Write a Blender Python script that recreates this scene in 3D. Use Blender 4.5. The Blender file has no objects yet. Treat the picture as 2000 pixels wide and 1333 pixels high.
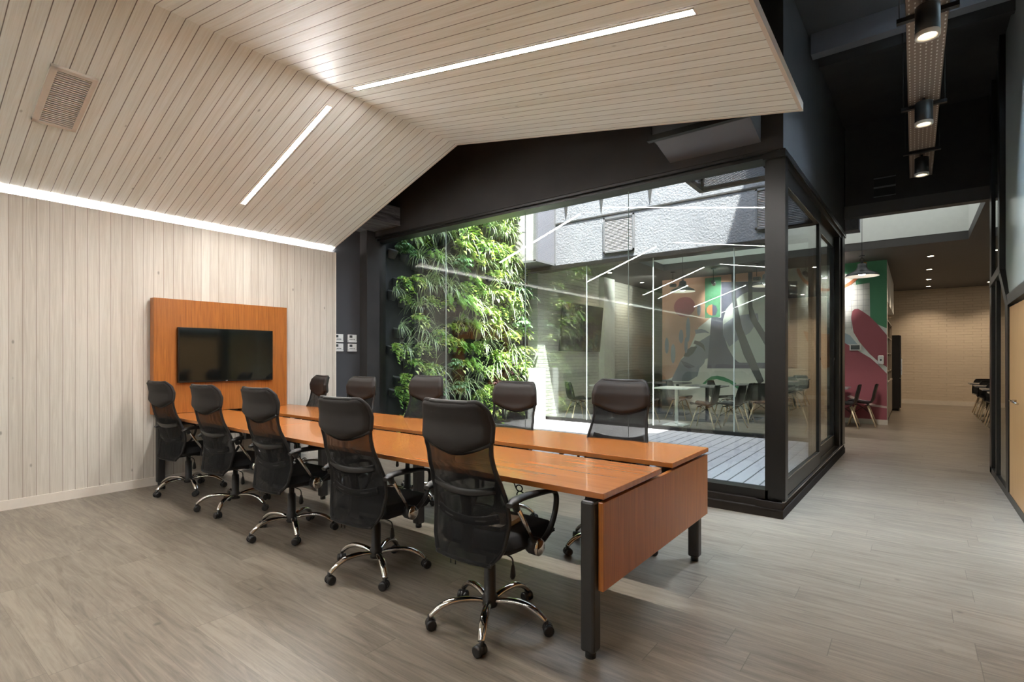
import bpy, bmesh, math, random
from mathutils import Vector, Matrix, noise as mnoise
PI = math.pi
S = bpy.context.scene
COL = S.collection

# ------------------------------------------------------------------ camera
YAW = math.atan2(785, 1017)
cam_d = bpy.data.cameras.new('camera')
cam_d.sensor_width = 36.0
cam_d.lens = 1017.0 / 2000.0 * 36.0
cam_d.shift_y = (698.0 - 666.5) / 2000.0
cam_d.clip_start = 0.05
cam = bpy.data.objects.new('camera', cam_d); COL.objects.link(cam)
cam.location = (0, 0, 1.335)
cam.rotation_euler = (PI / 2, 0, YAW)
S.camera = cam

# ------------------------------------------------------------------ render look
S.view_settings.view_transform = 'Standard'
S.view_settings.look = 'None'
S.view_settings.gamma = 1.0
S.view_settings.use_curve_mapping = False
S.view_settings.exposure = 1.0
S.cycles.use_denoising = True
S.cycles.max_bounces = 9
S.cycles.diffuse_bounces = 5
S.cycles.glossy_bounces = 4
S.cycles.transmission_bounces = 4
S.cycles.transparent_max_bounces = 24
S.cycles.sample_clamp_indirect = 6.0
S.cycles.caustics_reflective = False
S.cycles.caustics_refractive = False
S.cycles.blur_glossy = 1.0

# ------------------------------------------------------------------ sky and sun
W = bpy.data.worlds.new('sky'); S.world = W; W.use_nodes = True
wn = W.node_tree; wn.nodes.clear()
w_sky = wn.nodes.new('ShaderNodeTexSky'); w_sky.sky_type = 'NISHITA'
w_sky.sun_disc = False; w_sky.sun_elevation = math.radians(67); w_sky.sun_rotation = math.radians(135)
w_bg = wn.nodes.new('ShaderNodeBackground'); w_bg.inputs[1].default_value = 1.9
w_out = wn.nodes.new('ShaderNodeOutputWorld')
w_hs = wn.nodes.new('ShaderNodeHueSaturation'); w_hs.inputs['Saturation'].default_value = 0.45
wn.links.new(w_sky.outputs[0], w_hs.inputs['Color']); wn.links.new(w_hs.outputs[0], w_bg.inputs[0]); wn.links.new(w_bg.outputs[0], w_out.inputs[0])
sun_d = bpy.data.lights.new('sun', 'SUN'); sun_d.energy = 24.0; sun_d.angle = math.radians(0.6)
sun_d.color = (1.0, 0.97, 0.92)
sun = bpy.data.objects.new('sun', sun_d); COL.objects.link(sun)
sun.rotation_euler = Vector((0.29, -0.30, 1.0)).to_track_quat('Z', 'Y').to_euler()
sun.location = (0, 4, 12)
por_d = bpy.data.lights.new('courtyard_opening', 'AREA'); por_d.shape = 'RECTANGLE'
por_d.size = 5.5; por_d.size_y = 3.6
try: por_d.cycles.is_portal = True
except Exception: pass
por = bpy.data.objects.new('courtyard_opening', por_d); COL.objects.link(por)
por.location = (-3.55, 6.8, 5.45)

LED_E = 156.0      # emission of the ceiling light strips
COVE_E = 330.0      # emission of the wall cove strip

# ------------------------------------------------------------------ material helpers
def s2l(c): return tuple(((v / 12.92) if v <= 0.04045 else ((v + 0.055) / 1.055) ** 2.4) for v in c)
def rgb(r, g, b): return s2l((r / 255, g / 255, b / 255)) + (1.0,)

class NT:
    """small wrapper for building procedural materials"""
    def __init__(s, name):
        s.m = bpy.data.materials.new(name); s.m.use_nodes = True
        s.t = s.m.node_tree; s.t.nodes.clear()
        s.out = s.t.nodes.new('ShaderNodeOutputMaterial')
    def n(s, typ, **kw):
        nd = s.t.nodes.new(typ)
        for k, v in kw.items():
            if k.startswith('i_'):
                key = k[2:].replace('_', ' ')
                s.set(nd.inputs[key], v)
            elif isinstance(k, str): setattr(nd, k, v)
        return nd
    def set(s, inp, v):
        if isinstance(v, bpy.types.NodeSocket): s.t.links.new(v, inp)
        else: inp.default_value = v
    def math(s, op, a, b=None, c=None, clamp=False):
        nd = s.t.nodes.new('ShaderNodeMath'); nd.operation = op; nd.use_clamp = clamp
        s.set(nd.inputs[0], a)
        if b is not None: s.set(nd.inputs[1], b)
        if c is not None: s.set(nd.inputs[2], c)
        return nd.outputs[0]
    def mix(s, f, a, b, mode='MIX'):
        nd = s.t.nodes.new('ShaderNodeMix'); nd.data_type = 'RGBA'; nd.blend_type = mode
        s.set(nd.inputs[0], f); s.set(nd.inputs[6], a); s.set(nd.inputs[7], b)
        return nd.outputs[2]
    def maprange(s, v, a, b, c, d, smooth=False):
        nd = s.t.nodes.new('ShaderNodeMapRange')
        if smooth: nd.interpolation_type = 'SMOOTHSTEP'
        s.set(nd.inputs[0], v)
        for i, x in enumerate((a, b, c, d)): s.set(nd.inputs[i + 1], x)
        return nd.outputs[0]
    def coords(s):
        tc = s.t.nodes.new('ShaderNodeTexCoord')
        sp = s.t.nodes.new('ShaderNodeSeparateXYZ'); s.t.links.new(tc.outputs['Object'], sp.inputs[0])
        return tc.outputs['Object'], sp.outputs
    def vec(s, x, y, z):
        nd = s.t.nodes.new('ShaderNodeCombineXYZ')
        for i, v in enumerate((x, y, z)): s.set(nd.inputs[i], v)
        return nd.outputs[0]
    def noise(s, v, scale=5, detail=3, rough=0.5, dist=0.0):
        nd = s.t.nodes.new('ShaderNodeTexNoise'); s.set(nd.inputs['Vector'], v)
        nd.inputs['Scale'].default_value = scale; nd.inputs['Detail'].default_value = detail
        nd.inputs['Roughness'].default_value = rough; nd.inputs['Distortion'].default_value = dist
        return nd.outputs['Fac']
    def white(s, v):
        nd = s.t.nodes.new('ShaderNodeTexWhiteNoise'); nd.noise_dimensions = '3D'; s.set(nd.inputs['Vector'], v)
        return nd.outputs['Value']
    def bump(s, h, strength=0.3, dist=0.01):
        nd = s.t.nodes.new('ShaderNodeBump'); nd.inputs['Strength'].default_value = strength
        nd.inputs['Distance'].default_value = dist; s.set(nd.inputs['Height'], h)
        return nd.outputs[0]
    def bsdf(s, color, rough=0.5, metal=0.0, spec=0.5, normal=None, coat=0.0, **kw):
        b = s.t.nodes.new('ShaderNodeBsdfPrincipled')
        s.set(b.inputs['Base Color'], color); s.set(b.inputs['Roughness'], rough)
        s.set(b.inputs['Metallic'], metal); s.set(b.inputs['Specular IOR Level'], spec)
        b.inputs['Coat Weight'].default_value = coat
        if normal is not None: s.set(b.inputs['Normal'], normal)
        s.b = b
        return b.outputs[0]
    def done(s, sh): s.t.links.new(sh, s.out.inputs[0]); return s.m

def simple(name, c, rough=0.5, metal=0.0, spec=0.5, var=0.06, coat=0.0, bump=0.0, scale=12):
    t = NT(name); v, _ = t.coords()
    n = t.noise(v, scale, 3)
    f = t.maprange(n, 0.3, 0.7, 1 - var, 1 + var)
    col = t.mix(1.0, c, t.vec(f, f, f), 'MULTIPLY')
    nm = t.bump(t.noise(v, scale * 8, 2), bump, 0.003) if bump else None
    return t.done(t.bsdf(col, rough, metal, spec, nm, coat))

def emit(name, c, e):
    t = NT(name); nd = t.n('ShaderNodeEmission'); nd.inputs[0].default_value = c; nd.inputs[1].default_value = e
    return t.done(nd.outputs[0])

def plank_mat(name, across, along, pitch, base, dark, groove_c, length=None, groove=0.035, var=0.10, rough=0.5, knots=True,
              grain=1.0, spec=0.4, bumps=0.35, gscale=1.0, groove_end=True, stretch=1.0, swirl=0.9, streak=0.9):
    t = NT(name); v, sp = t.coords()
    u = t.math('DIVIDE', sp[across], pitch)
    idx = t.math('FLOOR', u); fr = t.math('SUBTRACT', u, idx)
    r1 = t.white(t.vec(idx, 3.1, 0.7))
    a = sp[along]
    if length:
        a2 = t.math('DIVIDE', t.math('ADD', a, t.math('MULTIPLY', r1, 7.3)), length)
        id2 = t.math('FLOOR', a2); fr2 = t.math('SUBTRACT', a2, id2)
    else:
        id2 = 0.0; fr2 = None
    r2 = t.white(t.vec(idx, id2, 5.5)); r3 = t.white(t.vec(idx, id2, 9.1))
    e = t.math('MINIMUM', fr, t.math('SUBTRACT', 1.0, fr))
    g = t.maprange(e, groove * 0.35, groove, 1.0, 0.0, True)
    if fr2 is not None and groove_end:
        e2 = t.math('MINIMUM', fr2, t.math('SUBTRACT', 1.0, fr2))
        g = t.math('MAXIMUM', g, t.maprange(e2, 0.0006, 0.0022, 1.0, 0.0, True))
    uu = t.math('ADD', t.math('MULTIPLY', u, 1.0), t.math('MULTIPLY', r3, 37.0))
    gv = t.vec(t.math('MULTIPLY', uu, 2.6 * gscale), t.math('ADD', t.math('MULTIPLY', a, 1.1 * gscale * stretch), t.math('MULTIPLY', r2, 51.0)), r3)
    n1 = t.noise(gv, 1.6, 6, 0.62, swirl)
    gv2 = t.vec(t.math('MULTIPLY', uu, 16.0 * gscale), t.math('ADD', t.math('MULTIPLY', a, 1.8 * gscale), t.math('MULTIPLY', r2, 17.0)), r2)
    n2 = t.noise(gv2, 1.5, 3, 0.6, 0.3)
    f = t.math('ADD', t.math('MULTIPLY', t.math('SUBTRACT', n1, 0.5), 1.5 * grain), t.math('MULTIPLY', t.math('SUBTRACT', n2, 0.5), streak * grain))
    f = t.math('ADD', t.math('ADD', f, 0.42), t.math('MULTIPLY', t.math('SUBTRACT', r2, 0.5), var * 6), clamp=True)
    col = t.mix(f, base, dark)
    if knots:
        vo = t.n('ShaderNodeTexVoronoi'); vo.feature = 'F1'
        t.set(vo.inputs['Vector'], t.vec(t.math('MULTIPLY', u, 1.0), t.math('ADD', t.math('MULTIPLY', a, 5.5), t.math('MULTIPLY', r1, 13.0)), 0.5))
        vo.inputs['Scale'].default_value = 1.0; vo.voronoi_dimensions = '3D'
        rc = t.white(vo.outputs['Color'])
        k = t.math('MULTIPLY', t.maprange(vo.outputs['Distance'], 0.04, 0.14, 1.0, 0.0, True), t.math('GREATER_THAN', rc, 0.88))
        col = t.mix(t.math('MULTIPLY', k, 0.7), col, tuple(x * 0.42 for x in dark[:3]) + (1,))
    col = t.mix(t.math('MULTIPLY', g, 0.85), col, groove_c)
    h = t.math('SUBTRACT', t.math('MULTIPLY', n2, 0.15), g)
    nm = t.bump(h, bumps, 0.004)
    rr = t.math('ADD', rough, t.math('MULTIPLY', t.math('SUBTRACT', n1, 0.5), 0.12))
    return t.done(t.bsdf(col, rr, 0, spec, nm))

M = {}
WHITE_A, WHITE_D, WHITE_G = rgb(208, 201, 190), rgb(180, 171, 158), rgb(112, 96, 82)
M['wall_planks'] = plank_mat('whitewashed_wall_planks', 1, 2, 0.0915, WHITE_A, WHITE_D, rgb(128, 112, 97), groove=0.03, grain=1.2, var=0.08, rough=0.55)
M['ceiling_planks'] = plank_mat('whitewashed_ceiling_planks', 1, 0, 0.0915, rgb(241, 246, 242), rgb(222, 224, 215), rgb(88, 76, 66), groove=0.045, grain=1.5, var=0.10, rough=0.5)
M['white_trim'] = simple('white_painted_trim', rgb(215, 206, 194), 0.45, var=0.03)
M['floor'] = plank_mat('grey_oak_floor_planks', 1, 0, 0.18, rgb(132, 122, 109), rgb(84, 75, 65), rgb(80, 72, 63), length=1.22, groove=0.006,
                       grain=1.35, var=0.05, rough=0.33, knots=True, spec=0.55, bumps=0.08, gscale=0.8, stretch=1.35, swirl=1.5, streak=0.7)
M['deck'] = plank_mat('grey_deck_boards', 0, 1, 0.145, rgb(148, 145, 148), rgb(122, 120, 124), rgb(10, 10, 12), length=2.4, groove=0.075,
                      grain=0.5, var=0.03, rough=0.6, knots=False, groove_end=False, bumps=0.5)
M['black_wall'] = simple('matt_charcoal_wall_paint', rgb(52, 51, 51), 0.75, spec=0.15, var=0.12, scale=3, bump=0.1)
M['dark_wall'] = simple('dark_slate_wall_paint', rgb(62, 63, 67), 0.6, var=0.05, scale=3)
M['frame'] = simple('black_steel_frame', rgb(26, 24, 22), 0.34, metal=0.3, var=0.08)
M['plinth'] = simple('dark_bronze_steel', rgb(40, 36, 33), 0.8, metal=0.0, spec=0.1, var=0.1, scale=5)
M['chrome_line'] = simple('brushed_aluminium', rgb(170, 168, 164), 0.25, metal=1.0)
M['cafe_ceiling'] = simple('dark_grey_ceiling_paint', rgb(72, 68, 66), 0.6, var=0.05, scale=3)
M['cafe_white'] = simple('white_plaster', rgb(225, 226, 222), 0.6, var=0.02)

def cherry():
    t = NT('cherry_veneer'); v, sp = t.coords()
    g = t.noise(t.vec(t.math('MULTIPLY', sp[0], 1.2), t.math('MULTIPLY', sp[1], 26.0), t.math('MULTIPLY', sp[2], 8.0)), 1.5, 4, 0.6, 0.5)
    g2 = t.noise(t.vec(t.math('MULTIPLY', sp[0], 0.7), t.math('MULTIPLY', sp[1], 6.0), 0.0), 1.5, 2, 0.5)
    f = t.math('ADD', t.math('MULTIPLY', g, 0.6), t.math('MULTIPLY', g2, 0.4))
    col = t.mix(t.maprange(f, 0.32, 0.68, 0, 1), rgb(176, 110, 52), rgb(154, 91, 40))
    return t.done(t.bsdf(col, 0.25, 0, 0.6, None, 0.25))
M['cherry'] = cherry()
def cherry_v(name, a, b):
    t = NT(name); v, sp = t.coords()
    xy = t.math('ADD', sp[0], sp[1])
    g = t.noise(t.vec(t.math('MULTIPLY', xy, 46.0), t.math('MULTIPLY', sp[2], 1.6), 0.0), 1.3, 4, 0.65, 0.4)
    col = t.mix(t.maprange(g, 0.3, 0.7, 0, 1), a, b)
    return t.done(t.bsdf(col, 0.34, 0, 0.4, None, 0.08))
M['cherry_v'] = cherry_v('cherry_veneer_vertical', rgb(170, 104, 46), rgb(134, 79, 32))
M['maple'] = cherry_v('light_maple_veneer', rgb(210, 166, 112), rgb(190, 142, 92))
M['leg'] = simple('graphite_powder_coat', rgb(36, 35, 34), 0.45, var=0.03)
M['plastic'] = simple('black_plastic', rgb(21, 20, 20), 0.42, var=0.05)
M['fabric'] = simple('black_seat_fabric', rgb(14, 14, 15), 0.9, var=0.2, scale=60, bump=0.3)
M['leather'] = simple('dark_brown_leatherette', rgb(33, 29, 27), 0.62, spec=0.3, var=0.05, bump=0.15, scale=60)
M['leather_seam'] = simple('black_leatherette_piping', rgb(28, 26, 25), 0.5)
def chrome():
    t = NT('chrome'); return t.done(t.bsdf(rgb(205, 200, 195), 0.08, 1.0))
M['chrome'] = chrome()
def mesh_fabric():
    t = NT('black_mesh_fabric'); v, sp = t.coords()
    a = t.math('SINE', t.math('MULTIPLY', sp[0], 2 * PI / 0.0042))
    b = t.math('SINE', t.math('MULTIPLY', sp[2], 2 * PI / 0.0042))
    k = t.maprange(t.math('MULTIPLY', a, b), -0.1, 0.35, 0.93, 0.42)
    d = t.bsdf(rgb(8, 8, 8), 0.75, 0, 0.3)
    tr = t.n('ShaderNodeBsdfTransparent'); mx = t.n('ShaderNodeMixShader')
    t.set(mx.inputs[0], k); t.t.links.new(tr.outputs[0], mx.inputs[1]); t.t.links.new(d, mx.inputs[2])
    return t.done(mx.outputs[0])
M['mesh'] = mesh_fabric()

def glass_mat(name, tint=(0.93, 0.965, 0.95, 1), boost=1.0):
    t = NT(name)
    geo = t.n('ShaderNodeNewGeometry')
    ior = t.math('ADD', 1.5, t.math('MULTIPLY', geo.outputs['Backfacing'], (1 / 1.5) - 1.5))
    fr = t.n('ShaderNodeFresnel'); t.set(fr.inputs['IOR'], ior)
    tr = t.n('ShaderNodeBsdfTransparent'); tr.inputs[0].default_value = tint
    gl = t.n('ShaderNodeBsdfGlossy'); gl.inputs['Roughness'].default_value = 0.0
    gl.inputs['Color'].default_value = (0.95, 0.97, 0.96, 1)
    mx = t.n('ShaderNodeMixShader'); t.set(mx.inputs[0], t.math('MULTIPLY', fr.outputs[0], boost, clamp=True))
    t.t.links.new(tr.outputs[0], mx.inputs[1]); t.t.links.new(gl.outputs[0], mx.inputs[2])
    return t.done(mx.outputs[0])
M['glass'] = glass_mat('clear_float_glass', boost=1.3)
M['glass_edge'] = simple('polished_glass_edge', rgb(196, 208, 204), 0.3)

def stucco():
    t = NT('rough_concrete_render'); v, _ = t.coords()
    n = t.noise(v, 34, 5, 0.6); n2 = t.noise(v, 1.2, 3, 0.6)
    f = t.math('ADD', t.math('MULTIPLY', n, 0.5), t.math('MULTIPLY', n2, 0.5))
    col = t.mix(t.maprange(f, 0.3, 0.7, 0, 1), rgb(92, 93, 98), rgb(122, 123, 127))
    return t.done(t.bsdf(col, 0.9, 0, 0.2, t.bump(n, 0.7, 0.02)))
M['stucco'] = stucco()
def board_concrete():
    t = NT('board_marked_concrete'); v, sp = t.coords()
    n = t.noise(t.vec(t.math('MULTIPLY', sp[0], 3.0), t.math('MULTIPLY', sp[1], 3.0), t.math('MULTIPLY', sp[2], 1.0)), 2.0, 5, 0.7)
    col = t.mix(t.maprange(n, 0.3, 0.7, 0, 1), rgb(110, 108, 110), rgb(150, 147, 148))
    return t.done(t.bsdf(col, 0.8, 0, 0.3, t.bump(n, 0.4, 0.02)))
M['concrete'] = board_concrete()
def dark_beam():
    t = NT('dark_rough_timber'); v, sp = t.coords()
    n = t.noise(t.vec(t.math('MULTIPLY', sp[0], 30.0), t.math('MULTIPLY', sp[1], 2.5), t.math('MULTIPLY', sp[2], 30.0)), 1.0, 4, 0.7)
    col = t.mix(t.maprange(n, 0.35, 0.7, 0, 1), rgb(50, 50, 52), rgb(120, 120, 124))
    return t.done(t.bsdf(col, 0.7, 0, 0.3, t.bump(n, 0.4, 0.01)))
M['dark_beam'] = dark_beam()
def perforated(name, col, pitch, lo, hi, metal=0.4, axes=(1, 2)):
    t = NT(name); v, sp = t.coords()
    a = t.math('SINE', t.math('MULTIPLY', sp[axes[0]], 2 * PI / pitch)); b = t.math('SINE', t.math('MULTIPLY', sp[axes[1]], 2 * PI / (pitch * 0.6)))
    k = t.maprange(t.math('MULTIPLY', a, b), -0.1, 0.3, hi, lo)
    d = t.bsdf(col, 0.5, metal)
    tr = t.n('ShaderNodeBsdfTransparent'); mx = t.n('ShaderNodeMixShader')
    t.set(mx.inputs[0], k); t.t.links.new(tr.outputs[0], mx.inputs[1]); t.t.links.new(d, mx.inputs[2])
    return t.done(mx.outputs[0])
M['expanded'] = perforated('expanded_metal_side', rgb(120, 120, 128), 0.035, 0.35, 1.0)
M['expanded_x'] = perforated('expanded_metal_front', rgb(110, 110, 118), 0.035, 0.3, 1.0, axes=(0, 2))
def brick_white(name, c1, c2, ax):
    t = NT(name); v, sp = t.coords()
    br = t.n('ShaderNodeTexBrick'); t.set(br.inputs['Vector'], t.vec(sp[ax], sp[2], 0.0))
    br.inputs['Scale'].default_value = 1.0; br.inputs['Brick Width'].default_value = 0.36; br.inputs['Row Height'].default_value = 0.075
    br.inputs['Mortar Size'].default_value = 0.006; br.inputs['Color1'].default_value = c1; br.inputs['Color2'].default_value = c1
    br.inputs['Mortar'].default_value = c2; br.inputs['Mortar Smooth'].default_value = 0.6
    n = t.noise(t.vec(t.math('MULTIPLY', sp[ax], 2.0), t.math('MULTIPLY', sp[2], 18.0), 0.0), 1.2, 4, 0.6, 0.4)
    h = t.math('SUBTRACT', t.math('MULTIPLY', n, 0.9), t.math('MULTIPLY', br.outputs['Fac'], 0.7))
    return t.done(t.bsdf(br.outputs['Color'], 0.55, 0, 0.4, t.bump(h, 0.7, 0.02)))
M['brick_side'] = brick_white('whitewashed_brick_side', rgb(214, 210, 202), rgb(188, 184, 176), 1)
M['brick_end'] = brick_white('whitewashed_brick_end', rgb(205, 190, 170), rgb(194, 178, 158), 0)
M['led'] = emit('led_strip_diffuser', (1.0, 0.985, 0.965, 1), LED_E)
M['led_dim'] = emit('led_strip_diffuser_dimmed', (1.0, 0.985, 0.965, 1), LED_E * 0.55)
M['cove'] = emit('cove_led_tape', (1.0, 0.955, 0.90, 1), COVE_E)
M['skylight'] = emit('skylight_opal', (0.90, 0.96, 0.93, 1), 0.5)
M['bulb'] = emit('warm_lamp_glass', (1.0, 0.80, 0.58, 1), 14.0)
M['downlight'] = emit('downlight_lens', (1.0, 0.84, 0.66, 1), 22.0)
M['pend_in'] = emit('glowing_pendant_lamp', (1.0, 0.93, 0.84, 1), 12.0)
M['pend_white'] = simple('white_enamel', rgb(238, 234, 226), 0.35, var=0.01)
M['black_enamel'] = simple('black_enamel', rgb(34, 35, 36), 0.3, var=0.03)
M['grille'] = simple('aged_white_grille', rgb(226, 220, 212), 0.5, var=0.05)
M['void'] = simple('dark_duct_inside_and_shadow', rgb(22, 21, 20), 0.8, var=0.05)
M['screen'] = NT('dark_glossy_screen'); M['screen'] = M['screen'].done(M['screen'].bsdf(rgb(14, 16, 15), 0.07, 0, 0.6))
M['bezel'] = simple('black_gloss_bezel', rgb(16, 16, 17), 0.25)
M['logo'] = simple('silver_logo_print', rgb(200, 200, 200), 0.4)
M['device'] = simple('white_device_plastic', rgb(222, 222, 220), 0.4, var=0.01)
M['lcd'] = simple('dark_lcd_window', rgb(70, 74, 74), 0.25)
M['galv'] = simple('galvanised_cable_tray', rgb(150, 128, 112), 0.4, metal=0.7, var=0.12, scale=8)
M['duct'] = simple('grey_sheet_metal', rgb(96, 96, 99), 0.5, metal=0.3, var=0.05, scale=2)
M['white_steel'] = simple('white_coated_steel', rgb(232, 234, 234), 0.35, var=0.01)
M['top_white'] = simple('white_laminate_top', rgb(235, 237, 237), 0.3, var=0.01)
M['top_grey'] = simple('grey_laminate_top', rgb(120, 120, 122), 0.25, var=0.03)
M['dowel'] = simple('beech_dowel', rgb(222, 200, 168), 0.5, var=0.06, scale=20)
M['dowel_dark'] = simple('oak_dowel', rgb(186, 132, 88), 0.5, var=0.06, scale=20)
M['shell'] = simple('black_moulded_shell', rgb(26, 27, 29), 0.28, var=0.03)
M['wire'] = simple('black_steel_wire', rgb(22, 22, 23), 0.35, metal=0.5)
M['shelf'] = simple('grey_washed_timber', rgb(150, 138, 124), 0.55, var=0.08, scale=6)
M['fridge'] = simple('graphite_appliance', rgb(52, 50, 50), 0.3, metal=0.3)
M['bottle'] = simple('dark_glass_jar', rgb(60, 44, 34), 0.2)
M['jar'] = simple('stoneware_jar', rgb(150, 128, 106), 0.4)
M['paper'] = simple('kraft_notebook_cover', rgb(196, 178, 156), 0.7, var=0.04)
M['pages'] = simple('notebook_pages', rgb(226, 216, 200), 0.8, var=0.02)
M['frost'] = simple('frosted_glass_film', rgb(205, 212, 206), 0.22, var=0.06, scale=1.5, coat=0.3)
M['pot'] = simple('grey_plastic_pot', rgb(72, 74, 76), 0.5, var=0.06)
M['backing'] = simple('dark_felt_backing', rgb(46, 47, 48), 0.85, var=0.15, scale=6)
M['soil'] = simple('dark_soil', rgb(38, 30, 24), 0.95, var=0.3, scale=60)
M['stem'] = simple('green_plant_stem', rgb(96, 122, 60), 0.6)

def leaf_mat(name, a, b, rough=0.38, trans=0.35):
    t = NT(name); v, sp = t.coords()
    oi = t.n('ShaderNodeObjectInfo')
    n = t.noise(v, 14, 2)
    f = t.math('ADD', t.math('MULTIPLY', n, 0.9), t.math('MULTIPLY', t.math('SUBTRACT', oi.outputs['Random'], 0.5), 0.7), clamp=True)
    col = t.mix(f, a, b)
    p = t.bsdf(col, rough, 0, 0.5)
    tl = t.n('ShaderNodeBsdfTranslucent'); t.set(tl.inputs[0], t.mix(1.0, col, (1.0, 1.0, 0.55, 1), 'MULTIPLY'))
    mx = t.n('ShaderNodeMixShader'); mx.inputs[0].default_value = trans
    t.t.links.new(p, mx.inputs[1]); t.t.links.new(tl.outputs[0], mx.inputs[2])
    return t.done(mx.outputs[0])
M['fern'] = leaf_mat('fern_green', rgb(118, 158, 62), rgb(170, 200, 100))
M['spider_e'] = leaf_mat('spider_leaf_green', rgb(96, 136, 82), rgb(140, 174, 110))
M['spider_m'] = leaf_mat('spider_leaf_cream_stripe', rgb(226, 234, 206), rgb(240, 244, 224))
M['pothos'] = leaf_mat('pothos_green', rgb(96, 146, 66), rgb(152, 188, 92))
M['pothos_l'] = leaf_mat('pothos_lime', rgb(190, 212, 104), rgb(220, 230, 150))
M['lime'] = leaf_mat('lime_leaf', rgb(186, 206, 120), rgb(222, 230, 168))
M['broad'] = leaf_mat('deep_green_leaf', rgb(64, 116, 72), rgb(112, 158, 98))
M['mid'] = leaf_mat('fresh_green_leaf', rgb(116, 164, 76), rgb(166, 204, 112))
M['blueg'] = leaf_mat('blue_green_leaf', rgb(104, 148, 118), rgb(160, 196, 160))
M['purple'] = leaf_mat('purple_leaf', rgb(62, 38, 48), rgb(104, 66, 76))

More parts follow.
